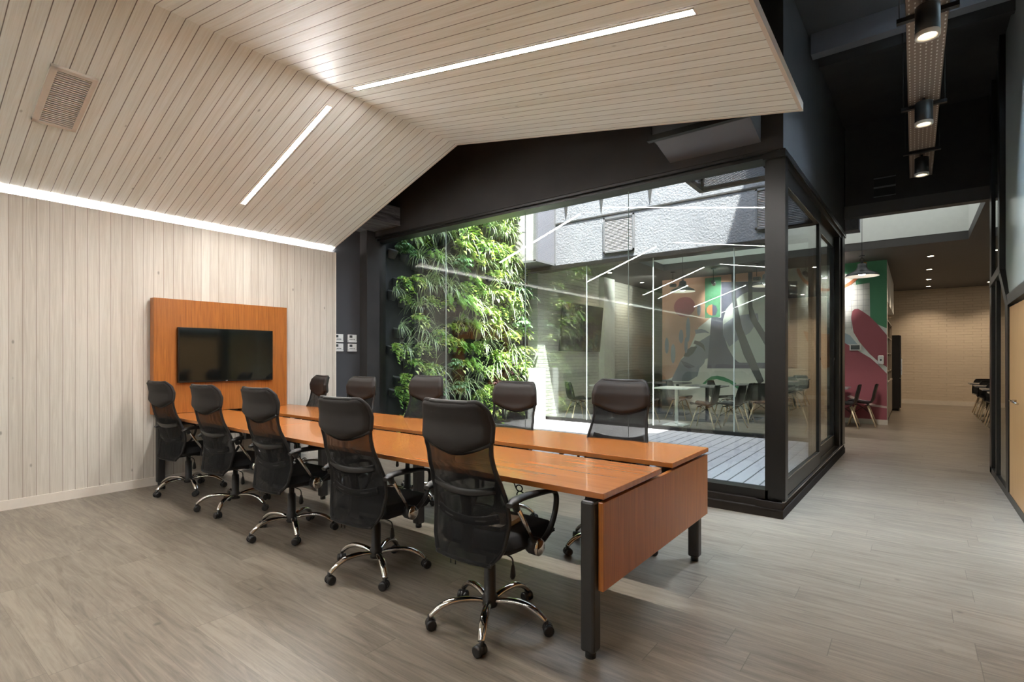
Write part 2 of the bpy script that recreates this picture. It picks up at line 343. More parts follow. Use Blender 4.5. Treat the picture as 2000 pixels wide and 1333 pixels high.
# ------------------------------------------------------------------ mesh helpers
class MB:
    """collects shapes and links them as one mesh object"""
    def __init__(s): s.v = []; s.f = []; s.m = []; s.sm = []
    def add(s, vs, fs, mi=0, smooth=False):
        o = len(s.v); s.v += [tuple(p) for p in vs]
        for f in fs: s.f.append([i + o for i in f]); s.m.append(mi); s.sm.append(smooth)
        return s
    def box(s, x0, x1, y0, y1, z0, z1, mi=0, T=None, bev=0.0):
        if bev > 0:
            bm = bmesh.new(); bmesh.ops.create_cube(bm, size=1.0)
            for v in bm.verts:
                v.co = Vector(((x0 + x1) / 2 + v.co.x * (x1 - x0), (y0 + y1) / 2 + v.co.y * (y1 - y0), (z0 + z1) / 2 + v.co.z * (z1 - z0)))
            bmesh.ops.bevel(bm, geom=bm.edges[:], offset=bev, segments=2, profile=0.5, affect='EDGES')
            bm.verts.index_update()
            vs = [v.co.copy() for v in bm.verts]; fs = [[v.index for v in f.verts] for f in bm.faces]; bm.free()
        else:
            vs = [Vector(p) for p in ((x0, y0, z0), (x1, y0, z0), (x1, y1, z0), (x0, y1, z0), (x0, y0, z1), (x1, y0, z1), (x1, y1, z1), (x0, y1, z1))]
            fs = [(0, 3, 2, 1), (4, 5, 6, 7), (0, 1, 5, 4), (1, 2, 6, 5), (2, 3, 7, 6), (3, 0, 4, 7)]
        if T is not None: vs = [T @ v for v in vs]
        return s.add(vs, fs, mi)
    def prism(s, pts, d, mi=0, T=None):
        """pts: outline in 3-D, d: extrusion vector"""
        n = len(pts); d = Vector(d); a = [Vector(p) for p in pts]; b = [p + d for p in a]
        vs = a + b
        if T is not None: vs = [T @ v for v in vs]
        fs = [list(range(n))[::-1], list(range(n, 2 * n))] + [(i, (i + 1) % n, n + (i + 1) % n, n + i) for i in range(n)]
        return s.add(vs, fs, mi)
    def tube(s, path, r, seg=10, mi=0, caps=True, flat=None, T=None, closed=False):
        """sweep a circle (or ellipse: flat=(wide, thin)) along a path; r may be a list"""
        P = [Vector(p) for p in path]; n = len(P)
        R = r if isinstance(r, (list, tuple)) else [r] * n
        vs = []; prev = None
        for i in range(n):
            if closed: t = (P[(i + 1) % n] - P[i - 1]).normalized()
            else: t = (P[min(i + 1, n - 1)] - P[max(i - 1, 0)]).normalized()
            if prev is None:
                up = Vector((0, 0, 1)) if abs(t.z) < 0.9 else Vector((1, 0, 0))
                a = t.cross(up).normalized()
            else:
                a = (prev - t * prev.dot(t))
                a = a.normalized() if a.length > 1e-6 else t.orthogonal().normalized()
            prev = a; b = t.cross(a).normalized()
            for k in range(seg):
                an = 2 * PI * k / seg; ca, sa = math.cos(an), math.sin(an)
                if flat: off = a * ca * R[i] * flat[0] + b * sa * R[i] * flat[1]
                else: off = a * ca * R[i] + b * sa * R[i]
                vs.append(P[i] + off)
        if T is not None: vs = [T @ v for v in vs]
        fs = []
        for i in range(n if closed else n - 1):
            j = (i + 1) % n
            for k in range(seg):
                k2 = (k + 1) % seg
                fs.append((i * seg + k, i * seg + k2, j * seg + k2, j * seg + k))
        s.add(vs, fs, mi, True)
        if caps and not closed:
            o = len(s.v) - len(vs)
            s.f.append([o + k for k in range(seg)][::-1]); s.m.append(mi); s.sm.append(False)
            s.f.append([o + (n - 1) * seg + k for k in range(seg)]); s.m.append(mi); s.sm.append(False)
        return s
    def cyl(s, a, b, r, r2=None, seg=16, mi=0, T=None): return s.tube([a, b], [r, r if r2 is None else r2], seg, mi, True, None, T)
    def lathe(s, prof, c=(0, 0, 0), seg=24, mi=0, T=None, smooth=True):
        vs = []; n = len(prof)
        for (r, z) in prof:
            for k in range(seg):
                an = 2 * PI * k / seg
                vs.append(Vector((c[0] + r * math.cos(an), c[1] + r * math.sin(an), c[2] + z)))
        if T is not None: vs = [T @ v for v in vs]
        fs = [(i * seg + k, i * seg + (k + 1) % seg, (i + 1) * seg + (k + 1) % seg, (i + 1) * seg + k) for i in range(n - 1) for k in range(seg)]
        return s.add(vs, fs, mi, smooth)
    def sheet(s, fn, nu, nv, th=0.0, mi=0, T=None):
        """fn(u,v)->point; th: thickness along the normal"""
        g = [[Vector(fn(i / nu, j / nv)) for j in range(nv + 1)] for i in range(nu + 1)]
        def nrm(i, j):
            a = g[min(i + 1, nu)][j] - g[max(i - 1, 0)][j]; b = g[i][min(j + 1, nv)] - g[i][max(j - 1, 0)]
            c = a.cross(b); return c.normalized() if c.length > 1e-9 else Vector((0, 0, 1))
        W_ = nv + 1
        vs = [g[i][j] for i in range(nu + 1) for j in range(W_)]
        fs = [(i * W_ + j, (i + 1) * W_ + j, (i + 1) * W_ + j + 1, i * W_ + j + 1) for i in range(nu) for j in range(nv)]
        if th:
            N = len(vs)
            vs2 = [g[i][j] - nrm(i, j) * th for i in range(nu + 1) for j in range(W_)]
            fs += [tuple(x + N for x in f[::-1]) for f in fs]
            vs = vs + vs2
            ring = [(0, j) for j in range(nv)] + [(i, nv) for i in range(nu)] + [(nu, j) for j in range(nv, 0, -1)] + [(i, 0) for i in range(nu, 0, -1)]
            ids = [i * W_ + j for i, j in ring]
            for k in range(len(ids)):
                a, b = ids[k], ids[(k + 1) % len(ids)]
                fs.append((b, a, a + N, b + N))
        if T is not None: vs = [T @ v for v in vs]
        return s.add(vs, fs, mi, True)
    def build(s, name, mats, parent=None, label=None, fix=False):
        me = bpy.data.meshes.new(name)
        me.from_pydata(s.v, [], s.f)
        for m in (mats if isinstance(mats, (list, tuple)) else [mats]): me.materials.append(m)
        me.polygons.foreach_set('material_index', s.m); me.polygons.foreach_set('use_smooth', s.sm)
        me.update()
        if fix:
            bm = bmesh.new(); bm.from_mesh(me); bmesh.ops.recalc_face_normals(bm, faces=bm.faces[:]); bm.to_mesh(me); bm.free()
        o = bpy.data.objects.new(name, me); COL.objects.link(o)
        if parent is not None: o.parent = parent
        if label: o['label'] = label
        return o

def empty(name, loc, rz=0.0):
    o = bpy.data.objects.new(name, None); COL.objects.link(o)
    o.location = loc; o.rotation_euler = (0, 0, rz); o.empty_display_size = 0.1
    return o
def tag(o, label, cat, group=None, kind=None):
    o['label'] = label; o['category'] = cat
    if group: o['group'] = group
    if kind: o['kind'] = kind
    return o
def struct(o): o['kind'] = 'structure'; return o
def copy_tree(o, parent=None):
    c = o.copy(); COL.objects.link(c); c.parent = parent
    for ch in list(o.children): copy_tree(ch, c)
    return c
def sbox(name, mat, *a, **k): return struct(MB().box(*a, **k).build(name, mat))

# ================================================================== STRUCTURE
XL, GY = -6.27, 4.92
RX, RZ = -3.962, 3.663
SL, SR = 0.35971, 0.17644
YE = 4.146          # where the timber ceiling ends
YB = -5.2           # wall behind the camera
def zl(x): return RZ + (x - RX) * SL
def zr(x): return RZ - (x - RX) * SR

sbox('floor', M['floor'], -6.42, 4.0, YB, 19.0, -0.12, 0.0)
# left wall: timber lining in front of the dark wall
sbox('wall_left', M['wall_planks'], XL - 0.03, XL, YB, YE + 0.01, 0.0, 2.768)
sbox('wall_left_backing', M['dark_wall'], -6.55, -6.35, YB, GY, 0.0, 4.5)
sbox('trim_1', M['white_trim'], XL - 0.08, XL + 0.004, YE + 0.01, YE + 0.03, 0.0, 2.768)
sbox('baseboard_left', M['white_trim'], XL, XL + 0.015, YB, YE + 0.02, 0.0, 0.085)
# cove tape lying on top of the timber lining
c = MB().box(XL - 0.075, XL - 0.032, YB + 0.05, YE - 0.02, 2.70, 2.712)
cv = c.build('cove_light', M['cove']); tag(cv, 'glowing cove light strip running along the top of the white timber wall', 'light')
sbox('trim_2', M['white_trim'], -6.35, XL - 0.03, YB, YE, 2.66, 2.698)

# timber ceiling, two slopes
th = 0.05
m = MB()
m.prism([(-6.35, YB, zl(-6.35)), (RX, YB, RZ), (RX, YB, RZ + th), (-6.35, YB, zl(-6.35) + th)], (0, YE - YB, 0))
struct(m.build('ceiling', M['ceiling_planks'], fix=True))
m = MB()
m.prism([(RX, YB, RZ), (-0.640, YB, zr(-0.640)), (-0.640, YB, zr(-0.640) + th), (RX, YB, RZ + th)], (0, YE - YB, 0))
struct(m.build('ceiling_right_slope', M['ceiling_planks'], fix=True))
m = MB()
m.prism([(-0.640, YB, zr(-0.640) - 0.004), (-0.617, YB, zr(-0.617) - 0.004), (-0.617, YB, zr(-0.617) + 0.055), (-0.640, YB, zr(-0.640) + 0.055)], (0, YE - YB + 0.012, 0))
struct(m.build('trim_3', M['white_trim'], fix=True))
m = MB()
m.prism([(-6.35, YE, zl(-6.35) - 0.003), (RX, YE, RZ - 0.003), (-0.617, YE, zr(-0.617) - 0.003), (-0.617, YE, zr(-0.617) + 0.055), (RX, YE, RZ + 0.055), (-6.35, YE, zl(-6.35) + 0.055)], (0, 0.012, 0))
struct(m.build('trim_4', M['white_trim'], fix=True))

# charcoal shell above and around
m = MB().box(-6.42, 4.0, YB, 4.57, 4.50, 4.7).box(-6.42, -0.36, 4.57, 4.75, 4.5, 4.7).box(0.62, 4.0, 4.57, 5.53, 4.5, 4.7)
m.box(-0.84, -0.36, 4.75, 5.53, 4.50, 4.7).box(-0.84, 4.0, 5.53, 8.6, 4.50, 4.7)
struct(m.build('ceiling_upper', M['black_wall']))
sbox('wall_back', M['cafe_white'], -6.55, 4.0, YB - 0.2, YB, 0.0, 4.7)
# charcoal front wall over the courtyard glass, continuing up outside
sbox('wall_front', M['black_wall'], -6.42, -0.85, 4.75, 4.99, 3.075, 7.8)
# skewed side face of the courtyard
ang = math.radians(-1.3)
TS = Matrix.Translation((-0.85, 4.75, 0)) @ Matrix.Rotation(ang, 4, 'Z')     # local: x right, y along the glass
sbox('wall_courtyard_side', M['black_wall'], -0.24, 0.0, 0.0, 3.87, 3.06, 7.7, T=TS)
sbox('wall_corridor_end', M['black_wall'], -0.75, 4.0, 8.50, 8.62, 3.41, 4.7)
sbox('ceiling_corridor_lip', M['cafe_ceiling'], -0.80, 4.0, 8.50, 8.66, 3.25, 3.41)
# glowing panel added out of view to brighten the corridor floor
o = MB().box(-0.33, 0.59, 4.60, 5.50, 6.28, 6.30).build('corridor_fill_panel', emit('fill_panel_glow', (0.62, 0.80, 1.0, 1), 320.0))
m = MB().box(-0.36, -0.34, 4.57, 5.53, 4.50, 6.34).box(0.60, 0.62, 4.57, 5.53, 4.50, 6.34).box(-0.34, 0.60, 4.57, 4.59, 4.50, 6.34).box(-0.34, 0.60, 5.51, 5.53, 4.50, 6.34).box(-0.34, 0.60, 4.59, 5.51, 6.32, 6.34)
struct(m.build('ceiling_fill_light_shaft', M['black_wall']))  # added shaft, narrows the fill light down onto the floor
tag(o, 'unseen glowing panel added above the cable tray to brighten the corridor floor', 'skylight')
# roof beam in the corridor
sbox('trim_5', M['duct'], -0.80, 4.0, 5.83, 5.95, 4.30, 4.50)
sbox('trim_6', M['black_wall'], -0.80, 4.0, 4.42, 4.52, 4.36, 4.50)
sbox('trim_7', M['black_wall'], -0.80, 4.0, 6.35, 6.42, 4.40, 4.50)

# pier and dark timber beam at the left end of the glass
sbox('trim_8', M['black_wall'], -6.35, -6.18, 4.62, 4.84, 0.0, 4.5)
m = MB().box(-6.35, -5.62, 4.15, 4.75, 3.16, 3.40)
m.box(-6.35, -5.61, 4.15, 4.75, 3.150, 3.162)
o = m.build('ceiling_beam', M['dark_beam']); tag(o, 'rough dark timber beam end above the courtyard glass at the left', 'beam')

# plinth
m = MB().box(-6.35, -0.851, 4.743, 4.86, 0.0, 0.072).box(-6.35, -0.865, 4.785, 5.0, 0.072, 0.125)
m.box(-6.35, -0.851, 4.738, 4.743, 0.06, 0.074)
m.box(-0.20, 0.0, -0.007, 3.865, 0.0, 0.072, T=TS).box(-0.22, -0.010, 0.012, 3.86, 0.072, 0.125, T=TS)
struct(m.build('trim_9', M['plinth']))
# front frame: sill, head, jamb
m = MB().box(-6.25, -0.883, 4.83, 4.99, 0.125, 0.20).box(-6.25, -0.883, 4.80, 4.99, 3.02, 3.075)
m.box(-6.35, -6.235, 4.83, 4.99, 0.125, 3.02).box(-6.235, -6.215, 4.86, 4.98, 0.125, 3.02)
m.box(-6.25, -0.883, 4.76, 4.80, 3.05, 3.09)
struct(m.build('trim_10', M['frame']))
m = MB().box(-1.005, -0.883, 4.83, 4.97, 0.125, 3.06)
m.box(-0.880, -0.868, 4.835, 4.85, 0.13, 2.98, mi=1)
struct(m.build('trim_11', [M['frame'], M['chrome_line']]))
# front panes
def pane(name, x0, x1, y, z0, z1, th=0.010):
    m = MB().box(x0, x1, y, y + th, z0, z1)
    # glass on the faces, pale polished edge on the ends
    for k in (3, 5): m.m[k] = 1
    return struct(m.build(name, [M['glass'], M['glass_edge']]))
xs = [-6.235, -4.90, -3.60, -2.30, -1.005]
for i in range(4): pane('window_%d' % (i + 1), xs[i] + 0.0015, xs[i + 1] - 0.0015, GY - 0.005, 0.19, 3.03)
# far panes
xs = [-6.20, -4.81, -3.52, -2.21, -0.80]
YF = 8.50
for i in range(4): pane('window_%d' % (i + 5), xs[i] + 0.003, xs[i + 1] - 0.003, YF, 0.17, 3.04)
m = MB().box(-6.25, -0.78, YF - 0.05, YF + 0.06, 0.10, 0.175).box(-6.25, -0.78, YF - 0.05, YF + 0.08, 3.03, 3.10)
m.box(-6.25, -6.19, YF - 0.04, YF + 0.05, 0.1, 3.05)
struct(m.build('trim_12', M['frame']))
for i in (1, 2, 3):
    sbox('trim_%d' % (12 + i), M['glass_edge'], xs[i] - 0.007, xs[i] + 0.007, YF - 0.002, YF + 0.012, 0.17, 3.03)

# side frame with two sliding leaves
m = MB()
m.box(-0.13, 0.004, 0.06, 0.16, 0.125, 3.06, T=TS)          # first jamb
m.box(-0.13, -0.01, 0.16, 3.86, 2.95, 3.06, T=TS)           # head
m.box(-0.16, 0.012, 0.02, 3.88, 3.00, 3.06, T=TS)
m.box(-0.13, -0.02, 3.44, 3.84, 0.125, 3.0, T=TS)            # end jamb
m.box(-0.05, 0.0, 3.60, 3.84, 0.125, 3.0, T=TS)
m.box(-0.13, -0.01, 0.06, 3.84, 0.11, 0.145, T=TS)
struct(m.build('trim_16', M['frame']))
m = MB()
m.box(-0.012, 0.004, 0.02, 3.84, 0.128, 0.140, T=TS).box(-0.075, -0.062, 0.1, 3.84, 0.14, 0.155, T=TS).box(0.006, 0.014, 0.06, 3.84, 3.0, 3.012, T=TS)
struct(m.build('trim_17', M['chrome_line']))
def leaf(name, off, y0, y1):
    m = MB()
    m.box(off - 0.04, off, y0, y0 + 0.07, 0.15, 2.96, T=TS).box(off - 0.04, off, y1 - 0.11, y1, 0.15, 2.96, T=TS)
    m.box(off - 0.04, off, y0, y1, 0.15, 0.29, T=TS).box(off - 0.04, off, y0, y1, 2.80, 2.96, T=TS)
    m.box(off, off + 0.006, y0 + 0.062, y0 + 0.07, 0.2, 2.9, 1, T=TS).box(off, off + 0.005, y0 + 0.07, y1 - 0.11, 0.288, 0.298, 1, T=TS)
    m.box(off, off + 0.005, y0 + 0.07, y1 - 0.11, 2.795, 2.80, 1, T=TS)
    fr = struct(m.build(name, [M['frame'], M['chrome_line']]))
    g = MB().box(off - 0.025, off - 0.015, y0 + 0.068, y1 - 0.108, 0.285, 2.805, T=TS).build('pane', M['glass'], fr)
    h = MB().box(off, off + 0.008, y1 - 0.066, y1 - 0.050, 1.30, 1.33, T=TS).build('door_lock', M['chrome_line'], fr)
    return fr
leaf('door_1', -0.015, 0.16, 1.95)
leaf('door_2', -0.075, 1.80, 3.50)

# courtyard
m = MB().prism([(-6.35, 4.99, 0.02), (-0.97, 4.99, 0.02), (-0.89, YF - 0.05, 0.02), (-6.35, YF - 0.05, 0.02)], (0, 0, 0.10))
struct(m.build('floor_deck', M['deck'], fix=True))
m = MB().box(-6.35, -0.95, 7.20, 7.206, 0.1195, 0.1205); struct(m.build('trim_18', M['void']))
sbox('wall_courtyard_left', M['backing'], -6.55, -6.33, 4.99, 8.62, 0.0, 5.4)
m = MB().box(-6.55, -0.60, 8.60, 8.85, 3.10, 5.4)
m.box(-6.2, -0.8, 8.585, 8.60, 3.925, 3.95, 1)
struct(m.build('wall_courtyard_far', [M['stucco'], M['void']]))
sbox('trim_19', M['frame'], -6.35, -0.78, 8.56, 8.75, 3.03, 3.10)

def louvre(x0, x1, z0, z1, label):
    e = empty('louvre_window', ((x0 + x1) / 2, 8.59, z0))
    cx = (x0 + x1) / 2
    m = MB()
    w = (x1 - x0) / 2; h = z1 - z0
    for a in ((-w, -w + 0.03, 0, h), (w - 0.03, w, 0, h), (-w, w, 0, 0.03), (-w, w, h - 0.03, h)):
        m.box(a[0], a[1], -0.03, 0.0, a[2], a[3])
    m.build('frame', M['duct'], e)
    m = MB(); n = 22
    for i in range(n):
        z = 0.035 + (h - 0.07) * i / n
        m.prism([(-w + 0.03, -0.018, z), (-w + 0.03, -0.003, z + (h - 0.07) / n * 0.9), (-w + 0.03, 0.0, z + (h - 0.07) / n * 0.9), (-w + 0.03, -0.015, z)], (2 * w - 0.06, 0, 0))
    s_ = m.build('slats', M['concrete'], e)
    tag(e, label, 'window', 'louvred windows in the concrete wall')
louvre(-4.50, -3.90, 3.23, 3.88, 'grey louvred window in the middle of the sunlit concrete wall')
louvre(-1.92, -1.22, 3.28, 3.90, 'grey louvred window in the shaded right end of the concrete wall')
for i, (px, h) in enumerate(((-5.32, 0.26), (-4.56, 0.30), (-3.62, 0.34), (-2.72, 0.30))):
    m = MB().prism([(px - 0.05, 8.598, 4.42), (px + 0.06, 8.598, 4.42), (px + 0.005, 8.598, 4.00)], (0, -0.012, 0))  # dark triangles drawn in as the pointed shadows on this wall
    o = m.build('shadow_spike', M['void'], fix=True)
    tag(o, ['leftmost', 'second from left', 'third from left', 'rightmost'][i] + ' narrow dark pointed painted shadow on the concrete wall above the ledge', 'shadow', 'painted pointed shadows on the concrete wall')

# mesh sided box in the left corner of the courtyard, and one overhead at the right
e = empty('mesh_sided_box', (-5.90, 8.25, 3.12))
def L(m, ox, oy, oz): return Matrix.Translation((-ox, -oy, -oz))
T0 = Matrix.Translation((5.90, -8.25, -3.12))
MB().box(-6.32, -5.60, 7.93, 7.96, 3.13, 5.38, T=T0).build('front_panel', M['concrete'], e)
m = MB()
m.box(-5.61, -5.55, 7.92, 7.98, 3.12, 5.38, T=T0).box(-5.59, -5.555, 7.98, 8.59, 3.12, 3.16, T=T0).box(-6.32, -5.56, 7.92, 7.95, 3.11, 3.15, T=T0).box(-5.59, -5.555, 8.56, 8.595, 3.12, 5.38, T=T0)
m.build('frame', M['duct'], e)
MB().box(-5.572, -5.566, 7.98, 8.57, 3.15, 5.38, T=T0).build('mesh_panel', M['expanded'], e)
MB().box(-6.32, -5.57, 7.95, 8.59, 3.125, 3.135, T=T0).build('base_panel', M['duct'], e)
tag(e, 'grey box with a mesh side hanging in the corner beside the plant wall', 'box')
e = empty('overhead_mesh_cage', (-1.5, 6.0, 3.45)); T0 = Matrix.Translation((1.5, -6.0, -3.45))
m = MB()
for zz in (3.45, 4.05):
    m.box(-2.19, -1.15, 6.74, 6.80, zz, zz + 0.05, T=T0).box(-2.19, -2.13, 5.0, 6.80, zz, zz + 0.05, T=T0)
m.box(-2.19, -2.13, 6.74, 6.80, 3.45, 4.1, T=T0).box(-2.19, -2.13, 5.0, 5.05, 3.45, 4.1, T=T0)
m.build('frame', M['frame'], e)
m = MB().box(-2.15, -1.12, 6.765, 6.77, 3.5, 4.05, T=T0); m.build('mesh_panel', M['expanded_x'], e)
m = MB().box(-2.163, -2.157, 5.05, 6.74, 3.5, 4.05, T=T0); m.build('mesh_panel', M['expanded'], e)
tag(e, 'dark framed mesh cage hanging high at the right of the courtyard', 'cage')

# ------------------------------------------------------------------ cafe shell
CZ = 3.25
m = MB()
m.box(-6.2, -4.40, 8.66, 19.0, CZ, CZ + 0.14).box(0.70, 4.0, 8.66, 19.0, CZ, CZ + 0.14)
m.box(-4.40, 0.70, 11.2, 19.0, CZ, CZ + 0.14)
struct(m.build('ceiling_cafe', M['cafe_ceiling']))
m = MB()
m.box(-4.45, 0.75, 11.19, 11.22, CZ + 0.14, 3.95).box(-4.45, 0.75, 8.86, 8.89, CZ + 0.16, 3.95).box(-4.45, -4.40, 8.86, 11.2, CZ + 0.14, 3.95).box(0.70, 0.75, 8.66, 11.2, CZ + 0.14, 3.95)
struct(m.build('ceiling_skylight_shaft', M['cafe_white']))
o = MB().box(-4.39, 0.69, 8.90, 11.18, 3.94, 3.96).build('skylight_panel', M['skylight']); tag(o, 'large pale skylight recessed in the dark cafe ceiling', 'skylight')
sbox('ceiling_cafe_roof', M['cafe_ceiling'], -6.3, 4.0, 8.84, 19.0, 4.0, 4.1)
sbox('wall_cafe_upper', M['cafe_ceiling'], -6.3, 4.0, 8.855, 8.87, 3.39, 4.0)
sbox('wall_cafe_left', M['brick_side'], -6.25, -6.0, 8.62, 19.0, 0.0, CZ)
sbox('wall_cafe_far', M['brick_end'], -6.2, 4.0, 18.8, 19.0, 0.0, CZ)
sbox('baseboard_far', M['white_trim'], -0.6, 2.2, 18.78, 18.8, 0.0, 0.12)
sbox('wall_cafe_right', M['cafe_white'], 2.2, 2.4, 8.62, 19.0, 0.0, 4.5)
sbox('wall_cafe_pilaster', M['cafe_white'], -6.0, -5.86, 11.2, 11.75, 0.0, CZ)
sbox('wall_mural', M['cafe_white'], -4.98, -0.42, 12.6, 12.85, 0.0, CZ)
sbox('baseboard_mural', M['white_trim'], -4.98, -0.405, 12.585, 12.60, 0.0, 0.10)
sbox('wall_alcove', M['cafe_white'], -0.62, -0.42, 12.85, 16.9, 2.45, CZ)
sbox('wall_alcove_back', M['cafe_white'], -1.2, -1.05, 12.85, 18.8, 0.0, CZ)

# mural: painted shapes on the wall, one thing
MC = {'salmon': rgb(204, 156, 134), 'grey': rgb(128, 134, 148), 'green': rgb(80, 144, 108), 'orange': rgb(206, 128, 84), 'slate': rgb(84, 84, 108),
      'pale': rgb(196, 202, 198), 'mid': rgb(138, 142, 160), 'dark': rgb(50, 54, 62), 'maroon': rgb(160, 86, 96), 'blue': rgb(160, 176, 186), 'pink': rgb(214, 188, 182), 'tile': rgb(168, 168, 170), 'white': rgb(216, 216, 210)}
names = list(MC)
MM = [simple('mural_paint_' + k, MC[k], 0.6, var=0.02) for k in names]
polys = [
('salmon', [(-4.98, 3.249), (-2.56, 3.249), (-2.56, 3.02), (-3.56, 3.09), (-3.92, 3.01), (-3.78, 2.28), (-4.08, 2.05), (-4.17, 1.84), (-4.32, 1.5), (-4.51, 1.28), (-4.57, 1.12), (-4.66, 0.87), (-4.83, 0.78), (-4.98, 0.77)]),
('grey', [(-3.78, 1.88), (-4.08, 1.7), (-4.32, 1.43), (-4.51, 1.27), (-4.61, 1.06), (-4.76, 0.74), (-4.32, 0.75), (-4.11, 0.88), (-4.06, 1.07), (-3.95, 1.19), (-3.92, 1.29), (-3.84, 1.31)]),
('grey', [(-4.98, 0.77), (-4.76, 0.78), (-4.70, 0.12), (-4.98, 0.12)]),
('green', [(-3.93, 3.21), (-3.56, 3.21), (-3.58, 2.27), (-3.93, 2.26)]),
('slate', [(-3.56, 3.09), (-1.98, 2.97), (-1.98, 1.09), (-3.88, 1.07), (-3.78, 2.28), (-3.56, 2.26)]),
('orange', [(-3.76, 2.58), (-3.84, 2.56), (-3.89, 2.49), (-3.89, 2.4), (-3.84, 2.34), (-3.76, 2.31)]),
('slate', [(-3.76, 2.58), (-3.68, 2.54), (-3.64, 2.45), (-3.66, 2.37), (-3.69, 2.32), (-3.76, 2.31)]),
('pale', [(-3.52, 1.91), (-3.52, 2.2), (-3.45, 2.44), (-3.32, 2.59), (-3.09, 2.77), (-2.98, 2.81), (-2.18, 2.75), (-2.14, 2.42), (-2.12, 2.14), (-2.18, 1.87), (-2.17, 1.21), (-3.17, 1.21), (-3.28, 1.31), (-3.41, 1.55)]),
('mid', [(-3.51, 2.09), (-3.32, 2.23), (-3.09, 2.3), (-2.77, 2.32), (-2.75, 2.17), (-2.93, 1.89), (-3.2, 1.72), (-3.38, 1.57), (-3.52, 1.85)]),
('dark', [(-3.33, 3.249), (-3.24, 3.249), (-3.24, 2.78), (-3.19, 2.48), (-3.1, 2.01), (-2.88, 1.43), (-2.64, 0.8), (-2.75, 0.72), (-3.07, 1.39), (-3.26, 2.02), (-3.3, 2.49), (-3.33, 2.79)]),
('dark', [(-2.97, 3.249), (-2.88, 3.249), (-2.88, 2.47), (-2.78, 2.17), (-2.62, 1.88), (-2.44, 1.48), (-2.53, 1.43), (-2.77, 1.89), (-2.93, 2.18), (-2.97, 2.47)]),
('green', [(-3.99, 0.7), (-3.89, 0.8), (-3.78, 0.88), (-3.64, 0.9), (-3.49, 0.87), (-3.34, 0.8), (-3.24, 0.74), (-3.09, 0.59), (-2.93, 0.36), (-3.04, 0.36), (-3.2, 0.61), (-3.37, 0.74), (-3.66, 0.82), (-3.84, 0.78), (-3.92, 0.7)]),
('green', [(-1.21, 3.249), (-0.421, 3.249), (-0.421, 1.9), (-0.56, 1.98), (-0.69, 2.07), (-0.7, 2.82), (-0.93, 2.8), (-0.93, 2.92), (-1.08, 3.03), (-1.21, 3.07)]),
('blue', [(-1.45, 1.97), (-1.25, 1.9), (-1.18, 1.86), (-1.03, 1.78), (-0.9, 1.59), (-1.08, 1.6), (-1.25, 1.69), (-1.45, 1.75)]),
('maroon', [(-1.25, 1.69), (-1.08, 1.6), (-0.86, 1.44), (-0.69, 1.32), (-0.56, 1.18), (-0.421, 1.01), (-0.421, 0.10), (-1.25, 0.10)]),
('maroon', [(-1.01, 2.13), (-0.99, 2.27), (-0.95, 2.31), (-0.89, 2.31), (-0.8, 2.24), (-0.7, 2.15), (-0.58, 2.0), (-0.421, 1.77), (-0.421, 1.14), (-0.57, 1.26), (-0.7, 1.4), (-0.87, 1.64), (-0.97, 1.84)]),
('pink', [(-1.03, 0.56), (-0.77, 0.45), (-0.59, 0.39), (-0.421, 0.37), (-0.421, 0.33), (-0.65, 0.35), (-0.86, 0.42), (-1.08, 0.53)]),
('orange', [(-1.86, 1.89), (-1.58, 1.83), (-1.35, 1.81), (-1.21, 1.74), (-1.21, 1.16), (-1.37, 1.14), (-1.49, 1.08), (-1.56, 1.29), (-1.67, 1.42), (-1.8, 1.69)]),
('mid', [(-4.17, 1.99), (-4.01, 2.01), (-3.89, 1.96), (-3.81, 1.89), (-3.92, 1.92), (-4.04, 1.91), (-4.15, 1.89)]),
('dark', [(-4.17, 1.74), (-4.04, 1.7), (-3.95, 1.62), (-3.92, 1.46), (-3.99, 1.56), (-4.11, 1.63), (-4.2, 1.66)]),
('dark', [(-4.44, 1.35), (-4.38, 1.5), (-4.26, 1.58), (-4.11, 1.59), (-4.2, 1.43), (-4.32, 1.34)]),
('slate', [(-4.51, 1.25), (-4.32, 1.19), (-4.16, 1.1), (-4.32, 1.06), (-4.43, 1.12)]),
]
m = MB()
def circ(cx, cz, rx, rz, n=28): return [(cx + rx * math.cos(2 * PI * k / n), cz + rz * math.sin(2 * PI * k / n)) for k in range(n)]
polys.append(('maroon', circ(-4.42, 2.56, 0.26, 0.24)))
for cx, cz, rx, rz in ((-4.07, 2.46, .045, .14), (-4.33, 2.0, .05, .30), (-4.50, 1.84, .055, .17), (-4.70, 1.42, .06, .24), (-4.38, 1.62, .04, .2), (-4.86, 1.62, .05, .2)):
    polys.append(('grey', circ(cx, cz, rx, rz, 18)))      # plant silhouettes on the salmon field
polys.append(('tile', [(-2.0, 2.86), (-0.7, 2.86), (-0.7, 2.855), (-2.0, 2.855)]))
for k in range(6): polys.append(('tile', [(-1.21 - 0.0 + k * 0.1, 1.9), (-1.204 + k * 0.1, 1.9), (-1.204 + k * 0.1, 2.82), (-1.21 + k * 0.1, 2.82)]))
for k in range(9): polys.append(('tile', [(-1.25, 1.93 + k * 0.11), (-0.70, 1.93 + k * 0.11), (-0.70, 1.936 + k * 0.11), (-1.25, 1.936 + k * 0.11)]))
order = 0
for nm, pl in polys:
    y = 12.6 - 0.0012 - 0.0004 * order; order += 1
    if nm == 'tile': y = 12.6 - 0.0008
    m.add([(x, y, z) for x, z in pl], [list(range(len(pl)))], names.index(nm))
